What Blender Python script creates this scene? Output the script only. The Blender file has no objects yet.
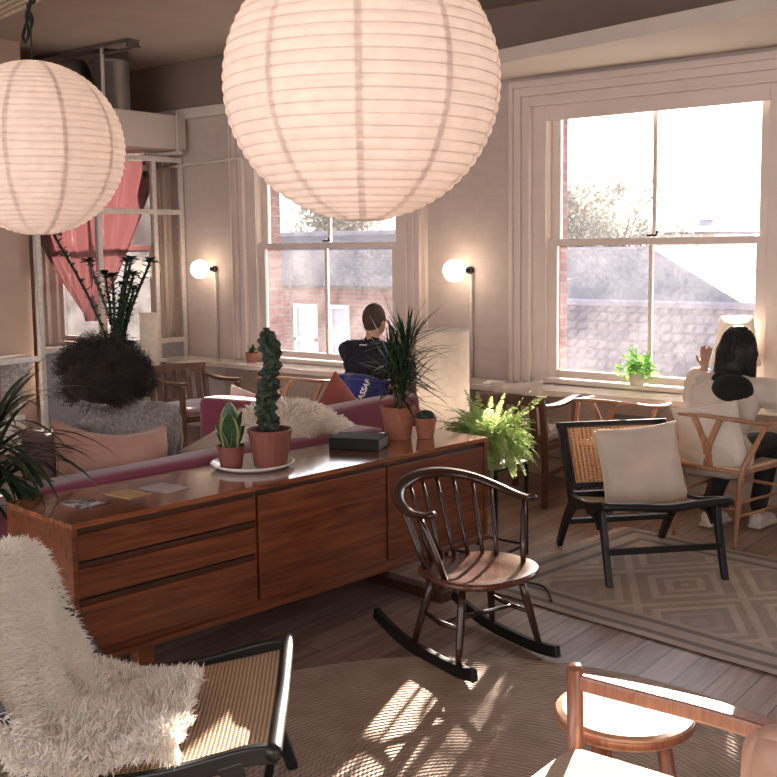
import bpy, bmesh, math, random
from mathutils import Vector as V, Matrix, Euler, noise
random.seed(7)
SUN_E, SKY_E, EXPO = 24.0, 2.9, 0.76
SC = bpy.context.scene
COL = SC.collection
PI = math.pi
def R(a): return math.radians(a)

# ------------------------------------------------------------------ materials
MATS = {}
def nt(name):
    m = bpy.data.materials.new(name); m.use_nodes = True
    n = m.node_tree.nodes; l = m.node_tree.links
    b = n['Principled BSDF']
    return m, n, l, b
def node(n, t, **k):
    x = n.new(t)
    for a, v in k.items():
        if a.startswith('i_'): x.inputs[a[2:].replace('_', ' ')].default_value = v
        else: setattr(x, a, v)
    return x
def ramp(n, l, src, stops):
    r = n.new('ShaderNodeValToRGB')
    e = r.color_ramp.elements
    while len(e) < len(stops): e.new(.5)
    for i, (p, c) in enumerate(stops):
        e[i].position = p; e[i].color = (*c, 1)
    l.new(src, r.inputs[0]); return r.outputs[0]
def coords(n, l, kind='Object', scale=(1, 1, 1), rot=(0, 0, 0)):
    t = n.new('ShaderNodeTexCoord'); m = n.new('ShaderNodeMapping')
    m.inputs['Scale'].default_value = scale; m.inputs['Rotation'].default_value = rot
    l.new(t.outputs[kind], m.inputs[0]); return m.outputs[0]
def bump(n, l, b, h, s=.3, d=.01):
    x = n.new('ShaderNodeBump'); x.inputs['Strength'].default_value = s; x.inputs['Distance'].default_value = d
    l.new(h, x.inputs['Height']); l.new(x.outputs[0], b.inputs['Normal'])
def plain(name, c, rough=.6, metal=0, nscale=30, var=.12, bs=.1, coat=0, sheen=0, trans=0):
    if name in MATS: return MATS[name]
    m, n, l, b = nt(name)
    b.inputs['Roughness'].default_value = rough; b.inputs['Metallic'].default_value = metal
    if coat: b.inputs['Coat Weight'].default_value = coat; b.inputs['Coat Roughness'].default_value = .15
    if sheen: b.inputs['Sheen Weight'].default_value = sheen
    co = coords(n, l)
    t = node(n, 'ShaderNodeTexNoise', i_Scale=nscale, i_Detail=4)
    l.new(co, t.inputs['Vector'])
    lo = tuple(x * (1 - var) for x in c); hi = tuple(min(1, x * (1 + var)) for x in c)
    o = ramp(n, l, t.outputs['Fac'], [(.3, lo), (.7, hi)])
    l.new(o, b.inputs['Base Color'])
    if bs: bump(n, l, b, t.outputs['Fac'], bs, .004)
    MATS[name] = m; return m
def wood(name, dark, light, axis=0, scale=1, rough=.35, coat=.2):
    m, n, l, b = nt(name)
    sc = [7 * scale] * 3; sc[axis] = .55 * scale
    co = coords(n, l, scale=tuple(sc))
    t = node(n, 'ShaderNodeTexNoise', i_Scale=2.2, i_Detail=6, i_Distortion=1.6)
    l.new(co, t.inputs['Vector'])
    sc2 = [60 * scale] * 3; sc2[axis] = 1.5 * scale
    co2 = coords(n, l, scale=tuple(sc2))
    t2 = node(n, 'ShaderNodeTexNoise', i_Scale=2, i_Detail=3)
    l.new(co2, t2.inputs['Vector'])
    mx = node(n, 'ShaderNodeMath', operation='MULTIPLY_ADD'); mx.inputs[1].default_value = .35
    l.new(t2.outputs['Fac'], mx.inputs[0]); l.new(t.outputs['Fac'], mx.inputs[2])
    mid = tuple((a + c) / 2 for a, c in zip(dark, light))
    o = ramp(n, l, mx.outputs[0], [(.48, dark), (.66, mid), (.84, light)])
    l.new(o, b.inputs['Base Color'])
    b.inputs['Roughness'].default_value = rough
    b.inputs['Coat Weight'].default_value = coat; b.inputs['Coat Roughness'].default_value = .11 if coat > .7 else .2
    bump(n, l, b, t2.outputs['Fac'], .08 if coat < .7 else .03, .002)
    MATS[name] = m; return m
def fabric(name, c, scale=400, var=.1, rough=.9, sheen=.3, wr=6):
    m, n, l, b = nt(name)
    co = coords(n, l)
    w1 = node(n, 'ShaderNodeTexWave', i_Scale=scale / 6, i_Distortion=1.0); w1.bands_direction = 'X'
    w2 = node(n, 'ShaderNodeTexWave', i_Scale=scale / 6, i_Distortion=1.0); w2.bands_direction = 'Z'
    l.new(co, w1.inputs['Vector']); l.new(co, w2.inputs['Vector'])
    a = node(n, 'ShaderNodeMath', operation='ADD'); l.new(w1.outputs['Fac'], a.inputs[0]); l.new(w2.outputs['Fac'], a.inputs[1])
    t = node(n, 'ShaderNodeTexNoise', i_Scale=wr, i_Detail=5); l.new(co, t.inputs['Vector'])
    lo = tuple(x * (1 - var) for x in c); hi = tuple(min(1, x * (1 + var)) for x in c)
    o = ramp(n, l, t.outputs['Fac'], [(.3, lo), (.7, hi)])
    l.new(o, b.inputs['Base Color']); b.inputs['Roughness'].default_value = rough
    b.inputs['Sheen Weight'].default_value = sheen
    h = node(n, 'ShaderNodeMath', operation='MULTIPLY_ADD'); h.inputs[1].default_value = .15
    l.new(a.outputs[0], h.inputs[0]); l.new(t.outputs['Fac'], h.inputs[2])
    bump(n, l, b, h.outputs[0], .35, .006)
    MATS[name] = m; return m

plain('paint_white', (.62, .56, .525), .45, bs=0)
plain('trim_paint', (.70, .61, .56), .4, bs=0, nscale=5, var=.03)
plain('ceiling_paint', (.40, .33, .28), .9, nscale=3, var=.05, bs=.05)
plain('plaster_white', (.66, .59, .53), .8, nscale=4, var=.03, bs=.05)
plain('plaster_tan', (.46, .34, .275), .8, nscale=4, var=.06, bs=.08)
plain('panel_blue_grey', (.27, .26, .30), .6, bs=.02)
plain('panel_beige', (.47, .37, .31), .6, bs=.02)
plain('duct_white', (.62, .55, .51), .5, nscale=5, var=.03, bs=0)
plain('duct_grey', (.20, .18, .17), .35, metal=.6, nscale=8)
plain('black_lacquer', (.007, .007, .008), .38, bs=0)
plain('black_metal', (.02, .02, .02), .4, metal=.5, bs=0)
plain('brass', (.5, .4, .25), .35, metal=1, bs=0)
plain('terracotta', (.30, .11, .065), .7, nscale=40, var=.2)
plain('plastic_terracotta', (.20, .065, .045), .5, nscale=40, var=.06)
plain('soil', (.03, .02, .015), .95, nscale=120, var=.5, bs=.8)
plain('ceramic_white', (.75, .72, .68), .2, bs=0, coat=.4)
plain('leaf_dark', (.013, .036, .015), .35, nscale=25, var=.35, coat=.15)
plain('leaf_mid', (.035, .095, .035), .4, nscale=25, var=.35)
plain('stem_brown', (.13, .085, .05), .8, nscale=60, var=.3)
plain('cactus_green', (.014, .028, .014), .6, nscale=50, var=.5)
plain('skin_light', (.52, .30, .22), .5, nscale=12, var=.06, bs=.02)
plain('skin_brown', (.22, .10, .065), .5, nscale=12, var=.06, bs=.02)
plain('hair_black', (.005, .004, .004), .6, nscale=60, var=.3)
plain('hair_brown', (.05, .028, .018), .7, nscale=60, var=.3)
plain('afro_hair', (.024, .015, .012), .9, nscale=60, var=.3)
plain('paper_white', (.8, .78, .75), .8, bs=0)
plain('book_black', (.008, .008, .010), .75, bs=0)
plain('page_edge', (.20, .19, .18), .8, nscale=200, var=.3)
plain('screen_case', (.55, .45, .42), .35, bs=0)
plain('slate_roof', (.09, .08, .095), .8, nscale=3, var=.3)
plain('leather_tan', (.42, .25, .18), .5, nscale=10, var=.1)
plain('boucle', (.50, .42, .32), .95, nscale=220, var=.25, bs=1.0)
plain('rope_cord', (.01, .01, .01), .9)
plain('beam_cream', (.55, .47, .36), .8, nscale=20, var=.2, bs=.3)
plain('cables', (.015, .015, .015), .5)
plain('jean_black', (.01, .01, .012), .8)
plain('shoe_white', (.6, .57, .52), .6)
wood('teak', (.08, .019, .007), (.20, .058, .020), 0, 1.6, .32, .35)
wood('teak_top', (.12, .034, .012), (.30, .105, .04), 0, 1.6, .14, 1.0)
wood('teak_dark', (.035, .012, .006), (.07, .022, .010), 0, 1.6, .4, .2)
wood('dark_walnut', (.012, .005, .004), (.05, .015, .008), 2, 3, .25, .5)
wood('seat_walnut', (.05, .016, .010), (.14, .045, .024), 0, 3, .2, .5)
wood('oak', (.30, .14, .075), (.48, .25, .14), 2, 3, .4, .2)
wood('oak_red', (.20, .075, .045), (.36, .15, .09), 2, 3, .35, .25)
wood('brown_chair', (.06, .024, .014), (.14, .06, .035), 2, 3, .4, .2)
wood('counter_wood', (.72, .61, .52), (.86, .76, .67), 0, 1.5, .2, .8)
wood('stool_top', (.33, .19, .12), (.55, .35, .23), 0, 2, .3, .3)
fabric('linen_cream', (.62, .53, .45), wr=5)
fabric('linen_white', (.70, .62, .56))
fabric('velvet_pink', (.46, .25, .19), sheen=.6, wr=4)
fabric('velvet_mauve', (.20, .12, .12), sheen=.5)
fabric('velvet_coral', (.36, .085, .065), sheen=.4)
fabric('sofa_magenta', (.20, .020, .055), sheen=.5, wr=3)
fabric('sweater_grey', (.26, .24, .23), scale=250, var=.35, wr=60)
fabric('polo_navy', (.010, .010, .020), scale=300, sheen=0)
fabric('jacket_blue', (.014, .025, .17), scale=300)
fabric('blouse_cream', (.60, .53, .46), var=.06, wr=9)
fabric('top_black', (.006, .006, .008), sheen=0)

def mk_brick():
    m, n, l, b = nt('painted_brick')
    t = n.new('ShaderNodeTexCoord'); sp = n.new('ShaderNodeSeparateXYZ'); cb = n.new('ShaderNodeCombineXYZ')
    l.new(t.outputs['Object'], sp.inputs[0])
    ad = node(n, 'ShaderNodeMath', operation='ADD'); l.new(sp.outputs[0], ad.inputs[0]); l.new(sp.outputs[1], ad.inputs[1])
    l.new(ad.outputs[0], cb.inputs[0]); l.new(sp.outputs[2], cb.inputs[1])
    br = node(n, 'ShaderNodeTexBrick', i_Scale=1.0, i_Mortar_Size=.006, i_Mortar_Smooth=.4, i_Brick_Width=.24, i_Row_Height=.085)
    br.inputs['Color1'].default_value = (1, 1, 1, 1); br.inputs['Color2'].default_value = (.85, .85, .85, 1); br.inputs['Mortar'].default_value = (0, 0, 0, 1)
    l.new(cb.outputs[0], br.inputs['Vector'])
    no = node(n, 'ShaderNodeTexNoise', i_Scale=9, i_Detail=6); l.new(t.outputs['Object'], no.inputs['Vector'])
    c = ramp(n, l, no.outputs['Fac'], [(.3, (.49, .405, .37)), (.7, (.55, .46, .425))])
    mx = node(n, 'ShaderNodeMix', data_type='RGBA'); mx.inputs[0].default_value = .02
    l.new(c, mx.inputs[6]); l.new(br.outputs['Color'], mx.inputs[7]); l.new(mx.outputs[2], b.inputs['Base Color'])
    b.inputs['Roughness'].default_value = .7
    h = node(n, 'ShaderNodeMath', operation='MULTIPLY_ADD'); h.inputs[1].default_value = .8
    l.new(no.outputs['Fac'], h.inputs[0]); l.new(br.outputs['Color'], h.inputs[2])
    bump(n, l, b, h.outputs[0], .22, .004)
    MATS['painted_brick'] = m
mk_brick()
def mk_redbrick():
    m, n, l, b = nt('red_brick')
    t = n.new('ShaderNodeTexCoord'); sp = n.new('ShaderNodeSeparateXYZ'); cb = n.new('ShaderNodeCombineXYZ')
    l.new(t.outputs['Object'], sp.inputs[0])
    ad = node(n, 'ShaderNodeMath', operation='ADD'); l.new(sp.outputs[0], ad.inputs[0]); l.new(sp.outputs[1], ad.inputs[1])
    l.new(ad.outputs[0], cb.inputs[0]); l.new(sp.outputs[2], cb.inputs[1])
    br = node(n, 'ShaderNodeTexBrick', i_Scale=1.0, i_Mortar_Size=.012, i_Brick_Width=.24, i_Row_Height=.085)
    br.inputs['Color1'].default_value = (.085, .020, .018, 1); br.inputs['Color2'].default_value = (.115, .027, .025, 1); br.inputs['Mortar'].default_value = (.11, .065, .06, 1)
    l.new(cb.outputs[0], br.inputs['Vector']); l.new(br.outputs['Color'], b.inputs['Base Color']); b.inputs['Roughness'].default_value = .9
    MATS['red_brick'] = m
mk_redbrick()
def mk_tiles(name, c1, c2, mort, w=.3, hgt=.25):
    m, n, l, b = nt(name)
    co = coords(n, l, 'UV')
    br = node(n, 'ShaderNodeTexBrick', i_Scale=1.0, i_Mortar_Size=.03, i_Brick_Width=w, i_Row_Height=hgt)
    br.inputs['Color1'].default_value = (*c1, 1); br.inputs['Color2'].default_value = (*c2, 1); br.inputs['Mortar'].default_value = (*mort, 1)
    l.new(co, br.inputs['Vector']); l.new(br.outputs['Color'], b.inputs['Base Color']); b.inputs['Roughness'].default_value = .8
    bump(n, l, b, br.outputs['Fac'], .6, .02)
    MATS[name] = m
mk_tiles('roof_slates', (.022, .018, .026), (.036, .03, .04), (.025, .025, .03), .2, .13)
mk_tiles('roof_pantiles', (.040, .026, .036), (.064, .042, .054), (.015, .011, .015), .17, .21)
def mk_planks():
    m, n, l, b = nt('floor_planks')
    co = coords(n, l, 'Object', rot=(0, 0, R(90)))
    br = node(n, 'ShaderNodeTexBrick', i_Scale=1.0, i_Mortar_Size=.0025, i_Brick_Width=1.1, i_Row_Height=.135, offset=.37)
    br.inputs['Color1'].default_value = (.0, .0, .0, 1); br.inputs['Color2'].default_value = (1, 1, 1, 1); br.inputs['Mortar'].default_value = (0, 0, 0, 1)
    l.new(co, br.inputs['Vector'])
    co2 = coords(n, l, 'Object', scale=(14, 1.1, 14))
    t = node(n, 'ShaderNodeTexNoise', i_Scale=2.4, i_Detail=7, i_Distortion=.8); l.new(co2, t.inputs['Vector'])
    a = node(n, 'ShaderNodeMath', operation='MULTIPLY_ADD'); a.inputs[1].default_value = .28
    l.new(br.outputs['Color'], a.inputs[0]); l.new(t.outputs['Fac'], a.inputs[2])
    c = ramp(n, l, a.outputs[0], [(.35, (.16, .10, .075)), (.6, (.27, .185, .145)), (.9, (.40, .29, .235))])
    mx = node(n, 'ShaderNodeMix', data_type='RGBA'); l.new(br.outputs['Fac'], mx.inputs[0])
    l.new(c, mx.inputs[6]); mx.inputs[7].default_value = (.035, .022, .016, 1)
    l.new(mx.outputs[2], b.inputs['Base Color'])
    b.inputs['Roughness'].default_value = .36
    bump(n, l, b, t.outputs['Fac'], .15, .003)
    MATS['floor_planks'] = m
mk_planks()
def mk_jute():
    m, n, l, b = nt('jute_braid')
    co = coords(n, l)
    # concentric braid rings plus a twist along the braid
    g = n.new('ShaderNodeSeparateXYZ'); l.new(co, g.inputs[0])
    ln = node(n, 'ShaderNodeVectorMath', operation='LENGTH'); l.new(co, ln.inputs[0])
    r = node(n, 'ShaderNodeMath', operation='MULTIPLY'); r.inputs[1].default_value = 2 * PI / .022; l.new(ln.outputs['Value'], r.inputs[0])
    an = node(n, 'ShaderNodeMath', operation='ARCTAN2'); l.new(g.outputs[1], an.inputs[0]); l.new(g.outputs[0], an.inputs[1])
    am = node(n, 'ShaderNodeMath', operation='MULTIPLY'); am.inputs[1].default_value = 160; l.new(an.outputs[0], am.inputs[0])
    s1 = node(n, 'ShaderNodeMath', operation='SINE'); l.new(r.outputs[0], s1.inputs[0])
    ad = node(n, 'ShaderNodeMath', operation='ADD'); l.new(am.outputs[0], ad.inputs[0]); l.new(r.outputs[0], ad.inputs[1])
    s2 = node(n, 'ShaderNodeMath', operation='SINE'); l.new(ad.outputs[0], s2.inputs[0])
    h = node(n, 'ShaderNodeMath', operation='MULTIPLY_ADD'); h.inputs[1].default_value = .6; l.new(s2.outputs[0], h.inputs[0]); l.new(s1.outputs[0], h.inputs[2])
    t = node(n, 'ShaderNodeTexNoise', i_Scale=7, i_Detail=6); l.new(co, t.inputs['Vector'])
    c = ramp(n, l, t.outputs['Fac'], [(.3, (.36, .26, .20)), (.7, (.49, .37, .295))])
    k = node(n, 'ShaderNodeMapRange'); k.inputs['From Min'].default_value = -1.6; k.inputs['From Max'].default_value = 1.6; k.inputs['To Min'].default_value = .62; k.inputs['To Max'].default_value = 1.15
    l.new(h.outputs[0], k.inputs['Value'])
    mx = node(n, 'ShaderNodeVectorMath', operation='SCALE'); l.new(c, mx.inputs[0]); l.new(k.outputs[0], mx.inputs['Scale'])
    l.new(mx.outputs[0], b.inputs['Base Color']); b.inputs['Roughness'].default_value = .85
    bump(n, l, b, h.outputs[0], .5, .006)
    MATS['jute_braid'] = m
mk_jute()
def mk_kilim():
    m, n, l, b = nt('kilim_weave')
    co = coords(n, l)
    g = n.new('ShaderNodeSeparateXYZ'); l.new(co, g.inputs[0])
    def mt(op, a, bb=None, c=None):
        x = node(n, 'ShaderNodeMath', operation=op)
        for i, q in enumerate((a, bb, c)):
            if q is None: continue
            if isinstance(q, (int, float)): x.inputs[i].default_value = q
            else: l.new(q, x.inputs[i])
        return x.outputs[0]
    X, Y = g.outputs[0], g.outputs[1]
    # stepped diamonds
    dx = mt('ABSOLUTE', mt('SUBTRACT', mt('FRACT', mt('MULTIPLY', X, 1.55)), .5))
    dy = mt('ABSOLUTE', mt('SUBTRACT', mt('FRACT', mt('MULTIPLY', Y, 1.15)), .5))
    d = mt('ADD', dx, dy)
    dq = mt('DIVIDE', mt('FLOOR', mt('MULTIPLY', d, 26)), 26)
    ring = mt('GREATER_THAN', mt('ABSOLUTE', mt('SINE', mt('MULTIPLY', dq, 19))), .72)
    inner = mt('LESS_THAN', dq, .27)
    # borders: distance from rug edge (rug half sizes 1.3 x .85)
    ex = mt('SUBTRACT', 1.45, mt('ABSOLUTE', X)); ey = mt('SUBTRACT', .75, mt('ABSOLUTE', Y))
    e = mt('MINIMUM', ex, ey)
    bord = mt('LESS_THAN', e, .24)
    line = mt('GREATER_THAN', mt('ABSOLUTE', mt('SINE', mt('MULTIPLY', e, 26))), .86)
    t = node(n, 'ShaderNodeTexNoise', i_Scale=6, i_Detail=8); l.new(co, t.inputs['Vector'])
    st = node(n, 'ShaderNodeTexWave', i_Scale=40, i_Distortion=2); l.new(co, st.inputs['Vector'])
    base = ramp(n, l, t.outputs['Fac'], [(.3, (.40, .325, .27)), (.7, (.54, .45, .38))])
    def mixc(f, a, col, amt=.8):
        x = node(n, 'ShaderNodeMix', data_type='RGBA'); 
        l.new(mt('MULTIPLY', f, amt), x.inputs[0]); l.new(a, x.inputs[6]); x.inputs[7].default_value = (*col, 1); return x.outputs[2]
    c = mixc(mt('MULTIPLY', ring, mt('SUBTRACT', 1, bord)), base, (.27, .215, .18), .6)
    c = mixc(mt('MULTIPLY', inner, mt('SUBTRACT', 1, bord)), c, (.30, .25, .225), .6)
    c = mixc(bord, c, (.33, .285, .265), .6)
    c = mixc(mt('MULTIPLY', bord, line), c, (.14, .12, .118), .8)
    l.new(c, b.inputs['Base Color']); b.inputs['Roughness'].default_value = .95
    bump(n, l, b, st.outputs['Fac'], .3, .003)
    MATS['kilim_weave'] = m
mk_kilim()
def mk_cane(name, dark, light, sc=55, holes=True):
    m, n, l, b = nt(name)
    co = coords(n, l, 'UV')
    g = n.new('ShaderNodeSeparateXYZ'); l.new(co, g.inputs[0])
    def mt(op, a, bb=None):
        x = node(n, 'ShaderNodeMath', operation=op)
        for i, q in enumerate((a, bb)):
            if q is None: continue
            if isinstance(q, (int, float)): x.inputs[i].default_value = q
            else: l.new(q, x.inputs[i])
        return x.outputs[0]
    fx = mt('ABSOLUTE', mt('SINE', mt('MULTIPLY', g.outputs[0], sc * PI)))
    fy = mt('ABSOLUTE', mt('SINE', mt('MULTIPLY', g.outputs[1], sc * PI)))
    hole = mt('GREATER_THAN', mt('MULTIPLY', fx, fy), .55 if holes else .62)
    h = mt('ADD', fx, fy)
    t = node(n, 'ShaderNodeTexNoise', i_Scale=30, i_Detail=4); l.new(co, t.inputs['Vector'])
    c = ramp(n, l, t.outputs['Fac'], [(.3, dark), (.7, light)])
    if holes:
        l.new(c, b.inputs['Base Color'])
        tr = n.new('ShaderNodeBsdfTransparent'); mx = n.new('ShaderNodeMixShader')
        l.new(hole, mx.inputs[0]); l.new(b.outputs[0], mx.inputs[1]); l.new(tr.outputs[0], mx.inputs[2])
        l.new(mx.outputs[0], n['Material Output'].inputs[0])
    else:
        mx = node(n, 'ShaderNodeMix', data_type='RGBA'); l.new(hole, mx.inputs[0]); l.new(c, mx.inputs[6]); mx.inputs[7].default_value = (.07, .045, .025, 1)
        l.new(mx.outputs[2], b.inputs['Base Color'])
        bump(n, l, b, h, .6, .004)
    b.inputs['Roughness'].default_value = .5
    MATS[name] = m
mk_cane('cane_open', (.55, .27, .13), (.70, .40, .22), 24, True)
mk_cane('rattan_woven', (.62, .42, .27), (.80, .60, .42), 48, False)
def mk_thin(name, c, fac, rough=.8, wav=None):
    """thin cloth, paper or leaf: diffuse mixed with translucent"""
    m, n, l, b = nt(name); n.remove(b)
    d = n.new('ShaderNodeBsdfDiffuse'); t = n.new('ShaderNodeBsdfTranslucent'); mx = n.new('ShaderNodeMixShader')
    co = coords(n, l); no = node(n, 'ShaderNodeTexNoise', i_Scale=20, i_Detail=4); l.new(co, no.inputs['Vector'])
    o = ramp(n, l, no.outputs['Fac'], [(.3, tuple(x * .9 for x in c)), (.7, c)])
    l.new(o, d.inputs[0]); l.new(o, t.inputs[0]); mx.inputs[0].default_value = fac
    l.new(d.outputs[0], mx.inputs[1]); l.new(t.outputs[0], mx.inputs[2]); l.new(mx.outputs[0], n['Material Output'].inputs[0])
    MATS[name] = m
mk_thin('lantern_paper', (.93, .84, .79), .42)
mk_thin('lantern_seam', (.87, .78, .72), .41)
mk_thin('shade_paper', (.92, .86, .79), .5)
mk_thin('curtain_red', (.20, .075, .08), .24)
mk_thin('fern_leaf', (.50, .62, .26), .5)
mk_thin('herb_leaf', (.25, .50, .12), .5)
mk_thin('fur_cream', (.96, .89, .80), .42)
mk_thin('fur_white', (.98, .94, .88), .45)
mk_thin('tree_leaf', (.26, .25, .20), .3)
def mk_sans():
    m, n, l, b = nt('snake_leaf')
    co = coords(n, l, 'UV'); g = n.new('ShaderNodeSeparateXYZ'); l.new(co, g.inputs[0])
    w = node(n, 'ShaderNodeTexNoise', i_Scale=18, i_Detail=3); l.new(co, w.inputs['Vector'])
    a = node(n, 'ShaderNodeMath', operation='SUBTRACT'); a.inputs[1].default_value = .5; l.new(g.outputs[0], a.inputs[0])
    ab = node(n, 'ShaderNodeMath', operation='ABSOLUTE'); l.new(a.outputs[0], ab.inputs[0])
    c1 = ramp(n, l, w.outputs['Fac'], [(.4, (.015, .045, .02)), (.6, (.05, .10, .045))])
    e = node(n, 'ShaderNodeMath', operation='GREATER_THAN'); e.inputs[1].default_value = .38; l.new(ab.outputs[0], e.inputs[0])
    mx = node(n, 'ShaderNodeMix', data_type='RGBA'); l.new(e.outputs[0], mx.inputs[0]); l.new(c1, mx.inputs[6]); mx.inputs[7].default_value = (.24, .27, .10, 1)
    l.new(mx.outputs[2], b.inputs['Base Color']); b.inputs['Roughness'].default_value = .35
    MATS['snake_leaf'] = m
mk_sans()
def mk_glass(name, dirt, lo, hi):
    m, n, l, b = nt(name); n.remove(b)
    tr = n.new('ShaderNodeBsdfTransparent'); gl = node(n, 'ShaderNodeBsdfGlossy', i_Roughness=.02); fr = node(n, 'ShaderNodeFresnel', i_IOR=1.35)
    m1 = n.new('ShaderNodeMixShader'); l.new(fr.outputs[0], m1.inputs[0]); l.new(tr.outputs[0], m1.inputs[1]); l.new(gl.outputs[0], m1.inputs[2])
    tl = n.new('ShaderNodeBsdfTranslucent'); tl.inputs[0].default_value = (.9, .85, .88, 1)
    co = coords(n, l)
    no = node(n, 'ShaderNodeTexNoise', i_Scale=28, i_Detail=8, i_Roughness=.8); l.new(co, no.inputs['Vector'])
    n2 = node(n, 'ShaderNodeTexNoise', i_Scale=2.5, i_Detail=3); l.new(co, n2.inputs['Vector'])
    ml = node(n, 'ShaderNodeMath', operation='MULTIPLY'); l.new(no.outputs['Fac'], ml.inputs[0]); l.new(n2.outputs['Fac'], ml.inputs[1])
    k = node(n, 'ShaderNodeMapRange'); k.inputs['From Min'].default_value = lo; k.inputs['From Max'].default_value = hi; k.inputs['To Max'].default_value = dirt; k.inputs['To Min'].default_value = dirt * .15
    l.new(ml.outputs[0], k.inputs['Value'])
    m2 = n.new('ShaderNodeMixShader'); l.new(k.outputs[0], m2.inputs[0]); l.new(m1.outputs[0], m2.inputs[1]); l.new(tl.outputs[0], m2.inputs[2])
    l.new(m2.outputs[0], n['Material Output'].inputs[0]); MATS[name] = m
mk_glass('dusty_glass', .042, .15, .42)
mk_glass('clear_glass', .02, .1, .5)
def mk_emit(name, c, s):
    m, n, l, b = nt(name)
    b.inputs['Base Color'].default_value = (.9, .85, .8, 1); b.inputs['Emission Color'].default_value = (*c, 1); b.inputs['Emission Strength'].default_value = s
    MATS[name] = m
mk_emit('globe_glow', (1, .80, .58), 6)
mk_emit('bulb_glow', (1, .72, .42), 8)
def mk_screen():
    m, n, l, b = nt('screen_image')
    co = coords(n, l); t = node(n, 'ShaderNodeTexNoise', i_Scale=22, i_Detail=2); l.new(co, t.inputs['Vector'])
    o = ramp(n, l, t.outputs['Fac'], [(.42, (.28, .32, .62)), (.55, (.62, .62, .80)), (.62, (.25, .14, .22))])
    l.new(o, b.inputs['Base Color']); l.new(o, b.inputs['Emission Color']); b.inputs['Emission Strength'].default_value = .6
    MATS['screen_image'] = m
mk_screen()
def mk_card(name, stops, sc=18):
    m, n, l, b = nt(name); co = coords(n, l); t = node(n, 'ShaderNodeTexNoise', i_Scale=sc, i_Detail=3, i_Distortion=1); l.new(co, t.inputs['Vector'])
    l.new(ramp(n, l, t.outputs['Fac'], stops), b.inputs['Base Color']); b.inputs['Roughness'].default_value = .5; MATS[name] = m
mk_card('photo_card', [(.4, (.02, .02, .025)), (.5, (.25, .24, .26)), (.62, (.6, .56, .56))])
mk_card('tan_card', [(.35, (.48, .32, .14)), (.6, (.55, .38, .19)), (.66, (.30, .11, .05))])
mk_card('lilac_card', [(.3, (.40, .33, .35)), (.7, (.48, .41, .42))])
mk_card('marble_print', [(.4, (.7, .66, .62)), (.52, (.25, .24, .24)), (.6, (.75, .7, .66))], 30)

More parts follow.
